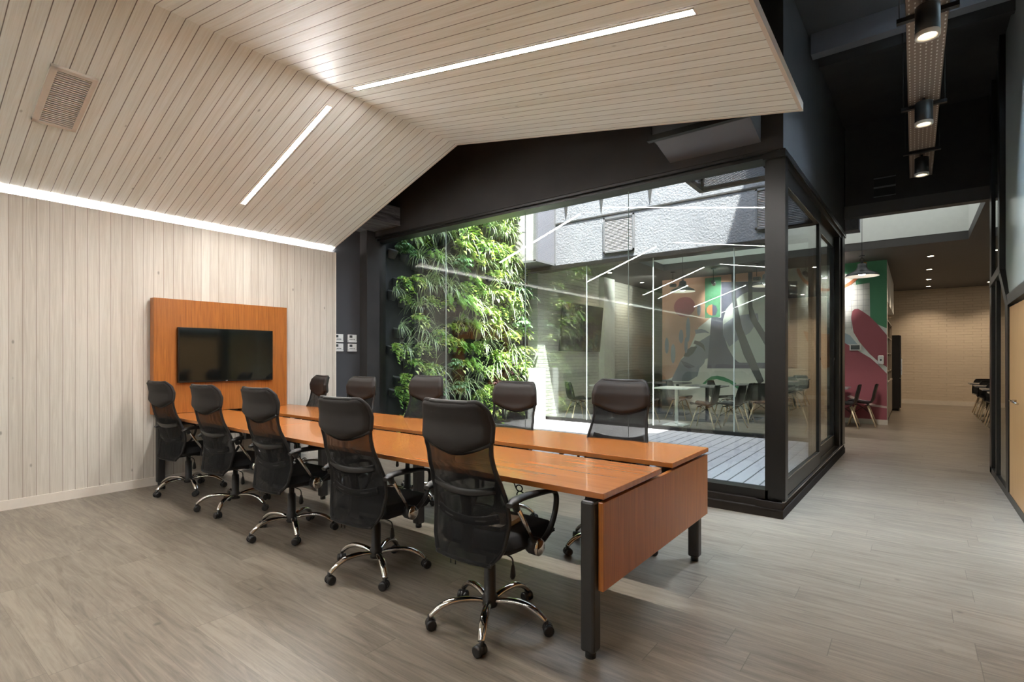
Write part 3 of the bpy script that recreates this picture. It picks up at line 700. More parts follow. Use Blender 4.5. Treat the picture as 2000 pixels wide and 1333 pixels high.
# orange ring
ro = circ(-1.37, 3.36, 0.64, 0.66, 64); ri = circ(-1.37, 3.36, 0.58, 0.60, 64)
for k in range(64):
    k2 = (k + 1) % 64
    q = [ro[k], ro[k2], ri[k2], ri[k]]
    if max(p[1] for p in q) < 3.248: m.add([(x, 12.6 - 0.0125, z) for x, z in q], [(0, 1, 2, 3)], names.index('orange'))
mu = m.build('mural', MM, fix=False)
tag(mu, 'large painted mural of leaves and geometric colour fields on the cafe wall', 'mural')

# ================================================================== THINGS
# ---------------- led strips in the timber ceiling
def led(x0, x1, y, zf, label, lm='led'):
    e = empty('linear_ceiling_light', ((x0 + x1) / 2, y, zf((x0 + x1) / 2)))
    c = e.location.copy(); T0 = Matrix.Translation(-c)
    def seg(w, d0, d1, xa, xb):
        return [(xa, y - w, zf(xa) - d0), (xa, y + w, zf(xa) - d0), (xb, y + w, zf(xb) - d0), (xb, y - w, zf(xb) - d0)], (0, 0, d0 - d1)
    m = MB(); p, d = seg(0.022, 0.004, 0.0005, x0, x1); m.prism(p, d, T=T0); m.build('diffuser', M[lm], e, fix=True)
    m = MB()
    for sy in (-1, 1):
        p = [(x0 - 0.006, y + sy * 0.0225, zf(x0 - 0.006) - 0.006), (x0 - 0.006, y + sy * 0.030, zf(x0 - 0.006) - 0.006), (x1 + 0.006, y + sy * 0.030, zf(x1 + 0.006) - 0.006), (x1 + 0.006, y + sy * 0.0225, zf(x1 + 0.006) - 0.006)]
        m.prism(p, (0, 0, 0.0055), T=T0)
    for xe in (x0 - 0.012, x1 + 0.002):
        p = [(xe, y - 0.03, zf(xe) - 0.006), (xe, y + 0.03, zf(xe) - 0.006), (xe + 0.010, y + 0.03, zf(xe + 0.01) - 0.006), (xe + 0.010, y - 0.03, zf(xe + 0.01) - 0.006)]
        m.prism(p, (0, 0, 0.0055), T=T0)
    m.build('rim', M['white_trim'], e, fix=True)
    tag(e, label, 'light', 'linear lights in the timber ceiling')
for k, y in enumerate((2.70, -0.36, -3.42)):
    w_ = ['nearest the courtyard', 'behind the viewer', 'at the back of the room'][k]
    led(-5.78, -4.16, y, zl, 'shorter glowing linear light in the left ceiling slope ' + w_, 'led_dim' if k else 'led')
    led(-3.765, -0.90, y, zr, 'longer glowing linear light in the right ceiling slope ' + w_, 'led_dim' if k else 'led')

# ---------------- ceiling air grille on the left slope
gx0, gx1, gy0, gy1 = -5.35, -4.745, 0.905, 1.172
gc = Vector(((gx0 + gx1) / 2, (gy0 + gy1) / 2, zl((gx0 + gx1) / 2)))
sa = math.atan(SL)
e = empty('ceiling_air_grille', gc); e.rotation_euler = (0, -sa, 0)
hl = (gx1 - gx0) / 2 / math.cos(sa); hw = (gy1 - gy0) / 2
m = MB()
for a in ((-hl, -hl + 0.03, -hw, hw), (hl - 0.03, hl, -hw, hw), (-hl, hl, -hw, -hw + 0.04), (-hl, hl, hw - 0.03, hw)): m.box(a[0], a[1], a[2], a[3], -0.022, 0.0)
m.build('frame', M['white_trim'], e)
m = MB(); n = 26
for i in range(n):
    x = -hl + 0.035 + (2 * hl - 0.07) * (i + 0.5) / n; m.box(x - 0.0032, x + 0.0032, -hw + 0.04, hw - 0.03, -0.018, -0.004)
m.build('slats', M['grille'], e)
MB().box(-hl + 0.03, hl - 0.03, -hw + 0.04, hw - 0.03, -0.003, -0.001).build('backing', M['void'], e)
tag(e, 'rectangular slatted air grille set in the left slope of the timber ceiling', 'vent')

# ---------------- conference table
e = empty('conference_table', (-3.6, 2.77, 0)); T0 = Matrix.Translation((3.6, -2.77, 0))
def part(mb, name, mat, par=None): return mb.build(name, mat, par or e)
tz0, tz1 = 0.712, 0.74
for (x0, x1) in ((-6.262, -4.352), (-4.348, -1.070)):
    for (y0, y1) in ((2.038, 2.702), (2.860, 3.503)):
        part(MB().box(x0, x1, y0, y1, tz0, tz1, T=T0, bev=0.0025), 'tabletop', M['cherry'])
part(MB().box(-1.100, -1.075, 2.046, 3.50, 0.305, 0.695, T=T0, bev=0.002), 'end_panel', M['cherry_v'])
def tleg(x, y, w=0.07, z1=0.70):
    l = part(MB().box(x - w / 2, x + w / 2, y - w / 2, y + w / 2, 0.03, z1, T=T0, bev=0.012), 'leg', M['leg'])
    MB().cyl((x, y, 0.0), (x, y, 0.032), 0.024, seg=18, T=T0).build('foot', M['plastic'], l)
tleg(-1.14, 2.05, 0.07); tleg(-1.14, 3.44, 0.07)
tleg(-6.225, 2.06); tleg(-6.225, 3.44)
tleg(-3.08, 2.79); tleg(-4.40, 2.79)
m = MB().box(-6.08, -1.12, 2.30, 2.35, 0.66, 0.712, T=T0).box(-6.08, -1.12, 3.17, 3.22, 0.66, 0.712, T=T0)
for x in (-6.05, -4.4, -3.08, -1.15): m.box(x - 0.02, x + 0.02, 2.07, 3.45, 0.655, 0.71, T=T0)
part(m, 'support_frame', M['leg'])
part(MB().box(-4.2, -3.3, 2.62, 2.74, 0.62, 0.655, T=T0), 'cable_tray', M['leg'])
tag(e, 'long cherry wood conference table with two parallel tops and black square legs', 'table')

# ---------------- television panel and television
o = MB().box(-6.255, -6.155, 1.976, 3.405, 0.742, 1.947, bev=0.002).build('display_backboard', M['cherry_v'])
tag(o, 'tall cherry wood panel behind the television at the end of the table', 'panel')
e = empty('television', (-6.15, 2.695, 1.356)); T0 = Matrix.Translation((6.15, -2.695, -1.356))
MB().box(-6.153, -6.115, 2.186, 3.206, 1.063, 1.651, T=T0, bev=0.003).build('casing', M['bezel'], e)
MB().box(-6.1155, -6.1135, 2.197, 3.195, 1.083, 1.640, T=T0).build('screen', M['screen'], e)
fc = bpy.data.curves.new('logo', 'FONT'); fc.body = 'LG'; fc.size = 0.017; fc.extrude = 0.0004; fc.align_x = 'CENTER'
_tmp = bpy.data.objects.new('logo_curve', fc); COL.objects.link(_tmp)
bpy.context.view_layer.update()
_me = bpy.data.meshes.new_from_object(_tmp.evaluated_get(bpy.context.evaluated_depsgraph_get()))
bpy.data.objects.remove(_tmp); _me.materials.clear(); _me.materials.append(M['logo'])
fo = bpy.data.objects.new('logo', _me); COL.objects.link(fo)
fo.parent = e; fo.location = (-6.1145 + 6.15, 2.675 - 2.695, 1.066 - 1.356); fo.rotation_euler = (PI / 2, 0, PI / 2)
tag(e, 'black flat television mounted on the cherry wood panel', 'television')

# ---------------- thermostats
def thermostat(y0, y1, z1, label):
    e = empty('thermostat', (-6.35, (y0 + y1) / 2, z1 - 0.055)); w = (y1 - y0) / 2
    MB().box(0, 0.025, -w, w, -0.03, 0.055, bev=0.003).box(0, 0.030, -w, w, -0.055, -0.032, bev=0.003).build('casing', M['device'], e)
    MB().box(0.0255, 0.027, -w * 0.72, -w * 0.05, 0.008, 0.044).build('display', M['lcd'], e)
    m = MB()
    for k in range(4): m.box(0.0255, 0.028, -w * 0.7 + k * w * 0.34, -w * 0.7 + k * w * 0.34 + w * 0.2, -0.02, -0.008)
    m.build('buttons', M['lcd'], e)
    tag(e, label, 'thermostat', 'thermostats on the dark wall strip')
for (a, b, s_) in ((4.175, 4.33, 'left'), (4.41, 4.55, 'right')):
    thermostat(a, b, 1.655, 'small white thermostat on the dark wall, upper %s of the four' % s_)
    thermostat(a, b, 1.525, 'small white thermostat on the dark wall, lower %s of the four' % s_)

# ---------------- office chair
def smooth_path(pts, n=6):
    """Catmull-Rom through pts"""
    P = [Vector(p) for p in pts]; out = []
    for i in range(len(P) - 1):
        p0 = P[max(i - 1, 0)]; p1 = P[i]; p2 = P[i + 1]; p3 = P[min(i + 2, len(P) - 1)]
        for k in range(n):
            t = k / n
            out.append(0.5 * ((2 * p1) + (-p0 + p2) * t + (2 * p0 - 5 * p1 + 4 * p2 - p3) * t * t + (-p0 + 3 * p1 - 3 * p2 + p3) * t ** 3))
    out.append(P[-1]); return out
def interp(tab, z):
    if z <= tab[0][0]: return tab[0][1]
    for i in range(len(tab) - 1):
        a, b = tab[i], tab[i + 1]
        if z <= b[0]:
            t = (z - a[0]) / (b[0] - a[0]); t = t * t * (3 - 2 * t) * 0.5 + t * 0.5
            return a[1] + (b[1] - a[1]) * t
    return tab[-1][1]
BY = [(0.38, -0.222), (0.45, -0.200), (0.58, -0.184), (0.66, -0.190), (0.75, -0.218), (0.84, -0.250), (0.95, -0.274), (1.03, -0.268), (1.09, -0.280), (1.14, -0.305)]
BWD = [(0.38, 0.150), (0.41, 0.190), (0.46, 0.218), (0.58, 0.234), (0.70, 0.226), (0.80, 0.210), (0.88, 0.200), (0.95, 0.207), (1.03, 0.208), (1.08, 0.198), (1.12, 0.180), (1.14, 0.155)]
def by(z): return interp(BY, z)
def bw(z): return interp(BWD, z)
def curve_in(x, z): return 0.036 * (x / 0.22) ** 2      # sides wrap forward
def office_chair(hub=(0, 0, 0)):
    root = empty('office_chair', hub)
    # star base with its own turn
    def star(): 
        b = MB()
        for k in range(5):
            an = 2 * PI * k / 5; c_, s_ = math.cos(an), math.sin(an)
            pts = [(0.03, 0.115), (0.10, 0.128), (0.18, 0.128), (0.235, 0.112), (0.272, 0.088), (0.298, 0.064)]
            path = smooth_path([(r * c_, r * s_, z) for r, z in pts], 4)
            b.tube(path, [0.016 + 0.004 * math.sin(PI * i / (len(path) - 1)) for i in range(len(path))], 10, flat=(1.05, 0.75))
        return b
    base = star().build('star_base', M['chrome'], root)
    MB().lathe([(0.0, 0.085), (0.036, 0.085), (0.040, 0.10), (0.040, 0.135), (0.030, 0.145), (0.029, 0.29), (0.026, 0.295), (0.026, 0.30), (0.0, 0.30)], seg=22).build('column_sleeve', M['plastic'], base)
    for k in range(5):
        an = 2 * PI * k / 5; c_, s_ = math.cos(an), math.sin(an)
        q = Matrix.Translation((0.302 * c_, 0.302 * s_, 0)) @ Matrix.Rotation(an + 0.9 * k + 0.5, 4, 'Z')
        m = MB()
        for sy in (-1, 1):
            m.tube([(0.008, sy * 0.007, 0.026), (0.008, sy * 0.012, 0.026), (0.008, sy * 0.024, 0.026), (0.008, sy * 0.028, 0.026)], [0.020, 0.026, 0.026, 0.019], 16, T=q)
        m.tube([(0.008, -0.012, 0.030), (0.008, 0.012, 0.030)], 0.024, 12, T=q).cyl((0, 0, 0.03), (0, 0, 0.072), 0.009, seg=10, T=q)
        m.build('caster', M['plastic'], base)
    # gas lift and mechanism
    m = MB().cyl((0, 0, 0.28), (0, 0, 0.40), 0.020, seg=16)
    m.box(-0.09, 0.09, -0.13, 0.11, 0.392, 0.415).build('gas_lift', M['plastic'], root)
    m = MB().tube(smooth_path([(0.06, -0.03, 0.385), (0.14, -0.03, 0.378), (0.165, -0.03, 0.365), (0.168, -0.03, 0.335)], 5), 0.004, 8)
    m.tube([(0.168, -0.03, 0.34), (0.168, -0.03, 0.32), (0.168, -0.03, 0.285), (0.168, -0.03, 0.272)], [0.008, 0.014, 0.019, 0.012], 12, flat=(1.0, 0.55))
    m.build('height_lever', M['plastic'], root)
    # seat: rounded cushion with a waterfall front
    def seat_fn(top):
        def fn(u, v):
            x = (u - 0.5) * 2; y = (v - 0.5) * 2
            k = 1.0
            ex = abs(x) ** 4; ey = abs(y) ** 4
            sx = 0.238 * x * (1 - 0.10 * ey); sy = 0.070 + 0.225 * y * (1 - 0.10 * ex)
            edge = min(1.0, ((1 - abs(x)) * 6)) * min(1.0, ((1 - abs(y)) * 6))
            edge = math.sqrt(max(0.0, 1 - (1 - edge) ** 2))
            if top: z = 0.445 + 0.050 * edge - 0.028 * max(0, y - 0.4) ** 2 * 4 * 0.3
            else: z = 0.445 - 0.033 * edge
            return (sx, sy, z)
        return fn
    m = MB().sheet(seat_fn(True), 20, 20).sheet(lambda u, v: seat_fn(False)(1 - u, v), 20, 20)
    m.build('seat', M['fabric'], root)
    # back frame: hoop
    zz = [0.395 + i * (1.125 - 0.395) / 22 for i in range(23)]
    right = [(bw(z), by(z) + curve_in(bw(z), z), z) for z in zz]
    left = [(-x, y, z) for x, y, z in right]
    path = right + [(0.10, by(1.13), 1.132), (0, by(1.13), 1.130), (-0.10, by(1.13), 1.132)] + left[::-1]
    m = MB().tube(path, 0.0105, 8)
    bot = [(x, by(0.385) + curve_in(x, 0), 0.385) for x in (0.17, 0.09, 0, -0.09, -0.17)]
    m.tube([right[0]] + bot + [left[0]], 0.010, 8)
    # curved cross bars seen through the mesh
    for z0, dz, r in ((0.735, -0.03, 0.014), (0.60, -0.035, 0.017)):
        m.tube(smooth_path([(x, by(z0) + curve_in(x, z0) - 0.005, z0 + dz * (1 - (x / 0.2) ** 2)) for x in (-0.19, -0.10, 0, 0.10, 0.19)], 4), r, 8, flat=(0.4, 1.3))
    m.build('back_frame', M['plastic'], root)
    # support spine between seat and back
    m = MB().tube(smooth_path([(0, -0.02, 0.40), (0, -0.12, 0.397), (0, -0.172, 0.43), (0, -0.160, 0.55), (0, -0.190, 0.70)], 5), 0.03, 10, flat=(1.2, 0.35))
    m.build('back_support', M['plastic'], root)
    # mesh back panel (thin fabric bag, both faces)
    def back_fn(off):
        def fn(u, v):
            z = 0.383 + v * (1.0 - 0.383); w = bw(z); x = (u - 0.5) * 2 * w
            return (x, by(z) + curve_in(x, z) + off, z)
        return fn
    MB().sheet(back_fn(-0.012), 14, 26).sheet(lambda u, v: back_fn(0.012)(1 - u, v), 14, 26).build('mesh_back', M['mesh'], root)
    # solid lower pocket of the cover
    # headrest: padded, with a curved lower edge
    def head_fn(side):
        def fn(u, v):
            x = (u - 0.5) * 2
            zb = 0.892 + 0.062 * abs(x) ** 1.7
            zt = 1.127 + 0.010 * x * x - 0.03 * max(0, abs(x) - 0.80) ** 2 * 25 * 0.9
            z = zb + v * (zt - zb); w = bw(min(z, 1.10)) + 0.006
            w = w * (1 - 0.10 * max(0, v - 0.86) ** 2 * 50 * 0.5)
            X = x * w
            edge = min(1, (1 - abs(x)) * 7) * min(1, (1 - v) * 6) * min(1, v * 7)
            edge = math.sqrt(max(0, 1 - (1 - edge) ** 2))
            return (X, by(z) + curve_in(X, z) * 0.9 + side * (0.008 + 0.024 * edge), z)
        return fn
    m = MB().sheet(head_fn(-1), 26, 18).sheet(lambda u, v: head_fn(1)(1 - u, v), 26, 18)
    # rim closing
    hr = m.build('headrest', M['leather'], root)
    pth = []
    for i in range(27):
        u = i / 26; p = head_fn(0)(u, 0.0); pth.append((p[0], p[1], p[2] - 0.001))
    MB().tube(pth, 0.011, 8).build('piping', M['leather_seam'], hr)
    pth = [head_fn(0)(0, v / 12) for v in range(13)] + [head_fn(0)(u / 26, 1) for u in range(1, 27)] + [head_fn(0)(1, 1 - v / 12) for v in range(1, 13)]
    MB().tube(pth, 0.012, 8).build('edge_binding', M['leather'], hr)
    # arms
    for sx in (-1, 1):
        X = 0.264
        P = [(X, -0.185, 0.672), (X, -0.13, 0.688), (X, -0.05, 0.690), (X, 0.06, 0.682), (X, 0.15, 0.670), (X, 0.198, 0.650), (X, 0.205, 0.60), (X, 0.180, 0.53), (X, 0.130, 0.47), (X, 0.05, 0.430)]
        path = smooth_path([(sx * p[0], p[1], p[2]) for p in P], 5)
        nP = len(path)
        rr = [0.019 if i < 3 else (0.026 if i < 12 else max(0.016, 0.026 - 0.0012 * (i - 12))) for i in range(nP)]
        a = MB().tube(path, rr, 10, flat=(1.0, 0.62))
        a.tube([(sx * X, -0.145, 0.680), (sx * X, -0.128, 0.640)], [0.020, 0.016], 10)
        arm = a.build('armrest', M['plastic'], root)
        MB().cyl((sx * X, -0.132, 0.665), (sx * X, 0.012, 0.452), 0.011, seg=12).build('arm_tube', M['chrome'], arm)
        c_ = MB().tube([(sx * (X - 0.075), 0.03, 0.432), (sx * (X - 0.03), 0.03, 0.432), (sx * (X + 0.015), 0.03, 0.432)], [0.018, 0.040, 0.042], 20)
        c_.build('arm_hub', M['plastic'], arm)
        c2 = MB().tube([(sx * (X + 0.014), 0.03, 0.432), (sx * (X + 0.020), 0.03, 0.432), (sx * (X + 0.028), 0.03, 0.432), (sx * (X + 0.031), 0.03, 0.432)], [0.042, 0.042, 0.030, 0.006], 24)
        c2.build('chrome_cap', M['chrome'], arm)
        MB().tube(smooth_path([(sx * (X - 0.06), 0.03, 0.430), (sx * 0.15, 0.03, 0.405), (sx * 0.06, 0.03, 0.400)], 4), 0.014, 8).build('arm_bracket', M['plastic'], arm)
    # zip pulls hanging below the back cover
    for x in (-0.06, -0.03): MB().tube([(x, by(0.39), 0.385), (x, by(0.39), 0.355)], [0.0015, 0.003], 6).build('zip_pull', M['wire'], root)
    return root
chair0 = office_chair()
def place_chair(first, x, y, rz, base_deg, dz, label, group):
    r = chair0 if first else copy_tree(chair0)
    r.location = (x, y, 0); r.rotation_euler = (0, 0, rz)
    for ch in r.children:
        nm = ch.name.split('.')[0]
        if nm == 'star_base': ch.rotation_euler = (0, 0, math.radians(base_deg) - rz)
        else: ch.location = (0, 0, min(dz, 0.0) if nm == 'armrest' else dz)
    tag(r, label, 'chair', group)
G1, G2 = 'office chairs along the near side of the table', 'office chairs along the courtyard side of the table'
near = [(-1.689, 2.006, 0.5, 14.6, 0.0, 'nearest black mesh office chair, its chrome star base fully visible in front'),
        (-2.664, 2.060, 6.0, 44, -0.035, 'black mesh office chair second from the front on the near side of the table'),
        (-3.75, 2.113, 3.0, 49.6, -0.022, 'middle black mesh office chair on the near side of the table'),
        (-4.752, 2.152, 5.0, 23, -0.035, 'black mesh office chair fourth from the front, before the television'),
        (-5.75, 2.148, 6.0, 64, -0.035, 'black mesh office chair closest to the timber wall on the near side')]
for i, (x, y, a, b, dz, lb) in enumerate(near): place_chair(i == 0, x, y, math.radians(a), b, dz, lb, G1)
far = [(-1.68, 3.25, 4, 20, 0.03, 'office chair against the courtyard glass nearest the corner column, back to the deck'),
       (-2.66, 3.25, 3, 50, -0.012, 'office chair on the courtyard side in front of the white planter cabinet'),
       (-3.74, 3.25, 3, 5, 0.014, 'middle office chair on the courtyard side in front of the plant wall'),
       (-4.75, 3.25, 6, 33, -0.02, 'office chair on the courtyard side in front of the dark wall strip'),
       (-5.66, 3.27, -9, 60, -0.025, 'office chair in the far corner of the table beside the timber wall')]
for i, (x, y, a, b, dz, lb) in enumerate(far): place_chair(False, x, y, math.radians(180 + a), b, dz, lb, G2)

# notebook on the seat of the nearest chair
e = empty('notebook', (-1.66, 2.03, 0.495), math.radians(8))
MB().box(-0.075, 0.075, -0.10, 0.10, 0.003, 0.020).build('pages', M['pages'], e)
MB().box(-0.08, 0.08, -0.105, 0.105, 0.0, 0.003).box(-0.08, 0.08, -0.105, 0.105, 0.020, 0.023).build('cover', M['paper'], e)
tag(e, 'tan notebook lying on the seat of the nearest office chair', 'notebook')
# looped cable hanging under the table edge
m = MB().tube([(-1.62 + 0.02 * math.cos(a) , 2.16, 0.655 + 0.016 * math.sin(a)) for a in [2 * PI * k / 16 for k in range(16)]], 0.0035, 6, closed=True)
m.tube([(-1.615 + 0.024 * math.cos(a), 2.165, 0.620 + 0.018 * math.sin(a)) for a in [2 * PI * k / 16 for k in range(16)]], 0.0035, 6, closed=True)
m.tube([(-1.64, 2.16, 0.65), (-1.66, 2.165, 0.68), (-1.67, 2.17, 0.712)], 0.0035, 6)
o = m.build('looped_cable', M['plastic']); tag(o, 'black looped cable hanging from the table edge behind the nearest chair', 'cable')

# ---------------- sheet metal duct hood on the charcoal wall
e = empty('duct_hood', (-1.4, 4.6, 3.15)); T0 = Matrix.Translation((1.4, -4.6, -3.15))
m = MB().prism([(-1.80, 4.749, 3.145), (-1.80, 4.749, 3.60), (-1.80, 4.32, 3.60), (-1.80, 4.32, 3.24)], (0.78, 0, 0), T=T0)
m.build('hood', M['duct'], e, fix=True)
m = MB().box(-1.815, -1.80, 4.30, 4.749, 3.23, 3.60, T=T0).box(-1.83, -1.0, 4.28, 4.33, 3.20, 3.245, T=T0)
m.build('flange', M['frame'], e)
tag(e, 'grey sheet metal duct hood half hidden above the timber ceiling edge', 'duct')

# ---------------- cable tray with spotlights in the corridor
tx = 0.07; tzz = 3.65; tw = 0.115
e = empty('cable_tray', (tx, 6.0, tzz))
m = MB(); 
def perf_tray():
    t = NT('perforated_galvanised_tray'); v, sp = t.coords()
    a = t.math('FRACT', t.math('DIVIDE', sp[1], 0.055)); bq = t.math('FRACT', t.math('DIVIDE', t.math('ADD', sp[0], 0.2), 0.033))
    ia = t.math('MULTIPLY', t.math('LESS_THAN', a, 0.40), t.math('LESS_THAN', bq, 0.26))
    d = t.bsdf(rgb(156, 134, 118), 0.45, 0.55)
    d2 = t.bsdf(rgb(236, 226, 214), 0.5, 0.0)  # pale dots paint in the light showing through the tray holes
    mx = t.n('ShaderNodeMixShader'); t.set(mx.inputs[0], ia); t.t.links.new(d, mx.inputs[1]); t.t.links.new(d2, mx.inputs[2])
    return t.done(mx.outputs[0])
tm = perf_tray()
m.box(-tw, tw, -7.5, 2.48, 0.0, 0.003).box(-tw, -tw + 0.003, -7.5, 2.48, 0.0, 0.055).box(tw - 0.003, tw, -7.5, 2.48, 0.0, 0.055)
m.build('tray', tm, e)
for y in (4.45, 6.06, 7.39, 2.8, 1.1):
    m = MB().box(-tw - 0.05, tw + 0.05, y - 6.0 - 0.02, y - 6.0 + 0.02, -0.032, -0.003)
    for sx in (-1, 1): m.cyl((sx * (tw + 0.035), y - 6.0, -0.03), (sx * (tw + 0.035), y - 6.0, 0.85), 0.004, seg=8)
    m.build('hanger', M['frame'], e)
tag(e, 'perforated galvanised cable tray hanging below the black corridor ceiling', 'cable tray')
for i, (y, lb) in enumerate(((4.32, 'nearest'), (5.94, 'middle'), (7.58, 'farthest'))):
    s_ = empty('cylinder_spotlight', (tx + 0.0, y, 3.42))
    m = MB().lathe([(0.0, 0.195), (0.062, 0.195), (0.066, 0.19), (0.066, 0.0), (0.060, 0.0), (0.060, 0.045)], seg=28); m.build('housing', M['black_enamel'], s_)
    MB().lathe([(0.0675, 0.02), (0.0675, -0.006), (0.052, -0.004), (0.050, 0.045)], seg=28).build('rim', M['pend_white'], s_)
    MB().lathe([(0.055, 0.050), (0.040, 0.040), (0.0, 0.036)], seg=24).build('lamp', M['bulb'], s_)
    MB().cyl((0, 0, 0.19), (0, 0, 0.232), 0.012, seg=10).build('mount', M['plastic'], s_)
    tag(s_, '%s black cylinder spotlight with warm lamp under the corridor cable tray' % lb, 'spotlight', 'cylinder spotlights under the cable tray')
    ld = bpy.data.lights.new('spot_lamp', 'SPOT'); ld.energy = 30; ld.spot_size = math.radians(80); ld.spot_blend = 0.6; ld.color = (1, .84, .66); ld.shadow_soft_size = 0.04
    lo = bpy.data.objects.new('spot_lamp', ld); COL.objects.link(lo); lo.location = (0, 0, -0.012); lo.parent = s_

# square vent slots in the corridor end wall
e = empty('wall_slot_vent', (-0.308, 8.5, 3.60))
MB().box(-0.115, 0.115, -0.012, 0.0, -0.12, 0.12).build('recess', M['void'], e)
MB().box(-0.12, 0.12, -0.018, -0.012, -0.012, 0.010).box(-0.12, 0.12, -0.02, -0.012, 0.115, 0.128).box(-0.12, 0.12, -0.02, -0.012, -0.128, -0.118).build('bars', M['duct'], e)
tag(e, 'small double slot vent in the charcoal wall at the corridor end', 'vent')

# ---------------- partition at the right of the corridor
PX = 0.70
m = MB()
def bar(y0, y1, z0, z1, x0=PX, x1=PX + 0.055): m.box(x0, x1, y0, y1, z0, z1)
bar(8.05, 8.216, 0.0, 4.50); bar(-5.2, 8.216, 0.0, 0.07)
bar(6.98, 7.12, 2.16, 4.50, PX - 0.035, PX + 0.055)
m.prism([(PX - 0.035, 7.12, 2.20), (PX - 0.035, 6.98, 2.20), (PX - 0.01, 6.66, 1.84), (PX - 0.01, 6.84, 1.84)], (0.085, 0, 0))
m.prism([(PX - 0.01, 6.84, 1.84), (PX - 0.01, 6.66, 1.84), (PX, 6.70, 0.0), (PX, 6.86, 0.0)], (0.07, 0, 0))
m.prism([(PX - 0.005, 8.20, 2.14), (PX - 0.005, 8.20, 2.22), (PX - 0.03, 7.05, 2.26), (PX - 0.03, 7.05, 2.17)], (0.07, 0, 0))
m.prism([(PX - 0.01, 6.80, 1.82), (PX - 0.01, 6.80, 1.92), (PX - 0.01, 2.0, 2.02), (PX - 0.01, 2.0, 1.92)], (0.07, 0, 0))
m.prism([(PX - 0.01, 2.2, 1.92), (PX - 0.01, 2.2, 2.02), (PX - 0.01, -1.8, 3.30), (PX - 0.01, -1.8, 3.18)], (0.07, 0, 0))
m.prism([(PX - 0.01, 2.0, 1.95), (PX - 0.01, 1.85, 1.95), (PX - 0.01, 3.2, 0.0), (PX - 0.01, 3.35, 0.0)], (0.07, 0, 0))
m.prism([(PX - 0.01, 2.0, 1.95), (PX - 0.01, 1.85, 1.95), (PX - 0.01, 3.6, 4.5), (PX - 0.01, 3.75, 4.5)], (0.07, 0, 0))
bar(7.60, 7.66, 0.0, 2.16); bar(4.35, 4.42, 0.0, 1.90); bar(-5.2, -5.1, 0, 4.5); bar(-1.9, -1.8, 0, 4.5)
struct(m.build('trim_20', M['frame'], fix=True))
m = MB().box(PX + 0.018, PX + 0.024, 7.12, 8.05, 2.2, 4.5).box(PX + 0.018, PX + 0.024, 7.66, 8.05, 0.07, 2.16).box(PX + 0.018, PX + 0.024, 6.86, 7.60, 0.07, 2.16)
struct(m.build('window_9', M['glass']))
m = MB().prism([(PX + 0.01, 6.98, 2.2), (PX + 0.01, 6.98, 4.5), (PX + 0.01, 3.7, 4.5), (PX + 0.01, 1.95, 1.97), (PX + 0.01, 6.72, 1.90)], (0.01, 0, 0))
m.prism([(PX + 0.01, 1.9, 2.0), (PX + 0.01, 3.5, 4.5), (PX + 0.01, -1.8, 4.5), (PX + 0.01, -1.8, 3.25)], (0.01, 0, 0))
struct(m.build('window_10', M['frost'], fix=True))
m = MB().box(PX + 0.004, PX + 0.03, 4.42, 6.66, 0.07, 1.80)
d3 = struct(m.build('door_3', M['maple']))
MB().tube([(PX + 0.004, 6.25, 0.955), (PX - 0.035, 6.24, 0.955), (PX - 0.035, 5.85, 0.955)], 0.010, 10).build('door_handle', M['chrome'], d3)
sbox('wall_right_panel', M['maple'], PX + 0.004, PX + 0.03, -1.8, 4.35, 0.07, 1.86)
sbox('wall_right', M['cafe_white'], 2.6, 2.8, YB, 8.5, 0.0, 4.5)

# ---------------- cafe pendants, rods, downlights
def pendant(x, y, zr_, label, top=3.95):
    e = empty('pendant_lamp', (x, y, zr_))
    prof = [(0.245, 0.0), (0.243, 0.010), (0.215, 0.045), (0.16, 0.072), (0.115, 0.092), (0.085, 0.12), (0.070, 0.16), (0.066, 0.205), (0.050, 0.215), (0.0, 0.216)]
    MB().lathe(prof, seg=36).build('shade', M['black_enamel'], e)
    MB().lathe([(0.243, 0.001), (0.210, 0.040), (0.155, 0.065), (0.11, 0.085), (0.06, 0.10), (0.0, 0.10)], seg=36).build('reflector', M['pend_white'], e)
    MB().lathe([(0.0, 0.012), (0.045, 0.020), (0.058, 0.048), (0.045, 0.075), (0.02, 0.095)], seg=20).build('bulb', M['pend_in'], e)
    m = MB().cyl((0, 0, 0.21), (0, 0, 0.25), 0.022, seg=14).tube([(0.028 * math.cos(a), 0, 0.275 + 0.028 * math.sin(a)) for a in [2 * PI * k / 14 for k in range(14)]], 0.004, 6, closed=True)
    m.cyl((0, 0, 0.30), (0, 0, 0.42), 0.006, seg=8).cyl((0, 0, 0.33), (0, 0, 0.345), 0.05, seg=16)
    m.cyl((0, 0, 0.42), (0, 0, top - zr_), 0.004, seg=6).build('cord', M['wire'], e)
    tag(e, label, 'lamp', 'factory pendants over the cafe tables')
    ld = bpy.data.lights.new('pendant_glow', 'SPOT'); ld.energy = 60; ld.spot_size = math.radians(120); ld.spot_blend = 0.6; ld.color = (1, .92, .82); ld.shadow_soft_size = 0.06
    lo = bpy.data.objects.new('pendant_glow', ld); COL.objects.link(lo); lo.location = (0, 0, 0.0); lo.parent = e
pendant(-3.72, 10.5, 2.665, 'black factory pendant lamp farthest left, before the salmon part of the mural')
pendant(-2.16, 10.5, 2.655, 'middle black factory pendant lamp, half hidden by the glass corner column')
pendant(-0.69, 10.5, 2.690, 'black factory pendant lamp hanging clear of the glass at the right')
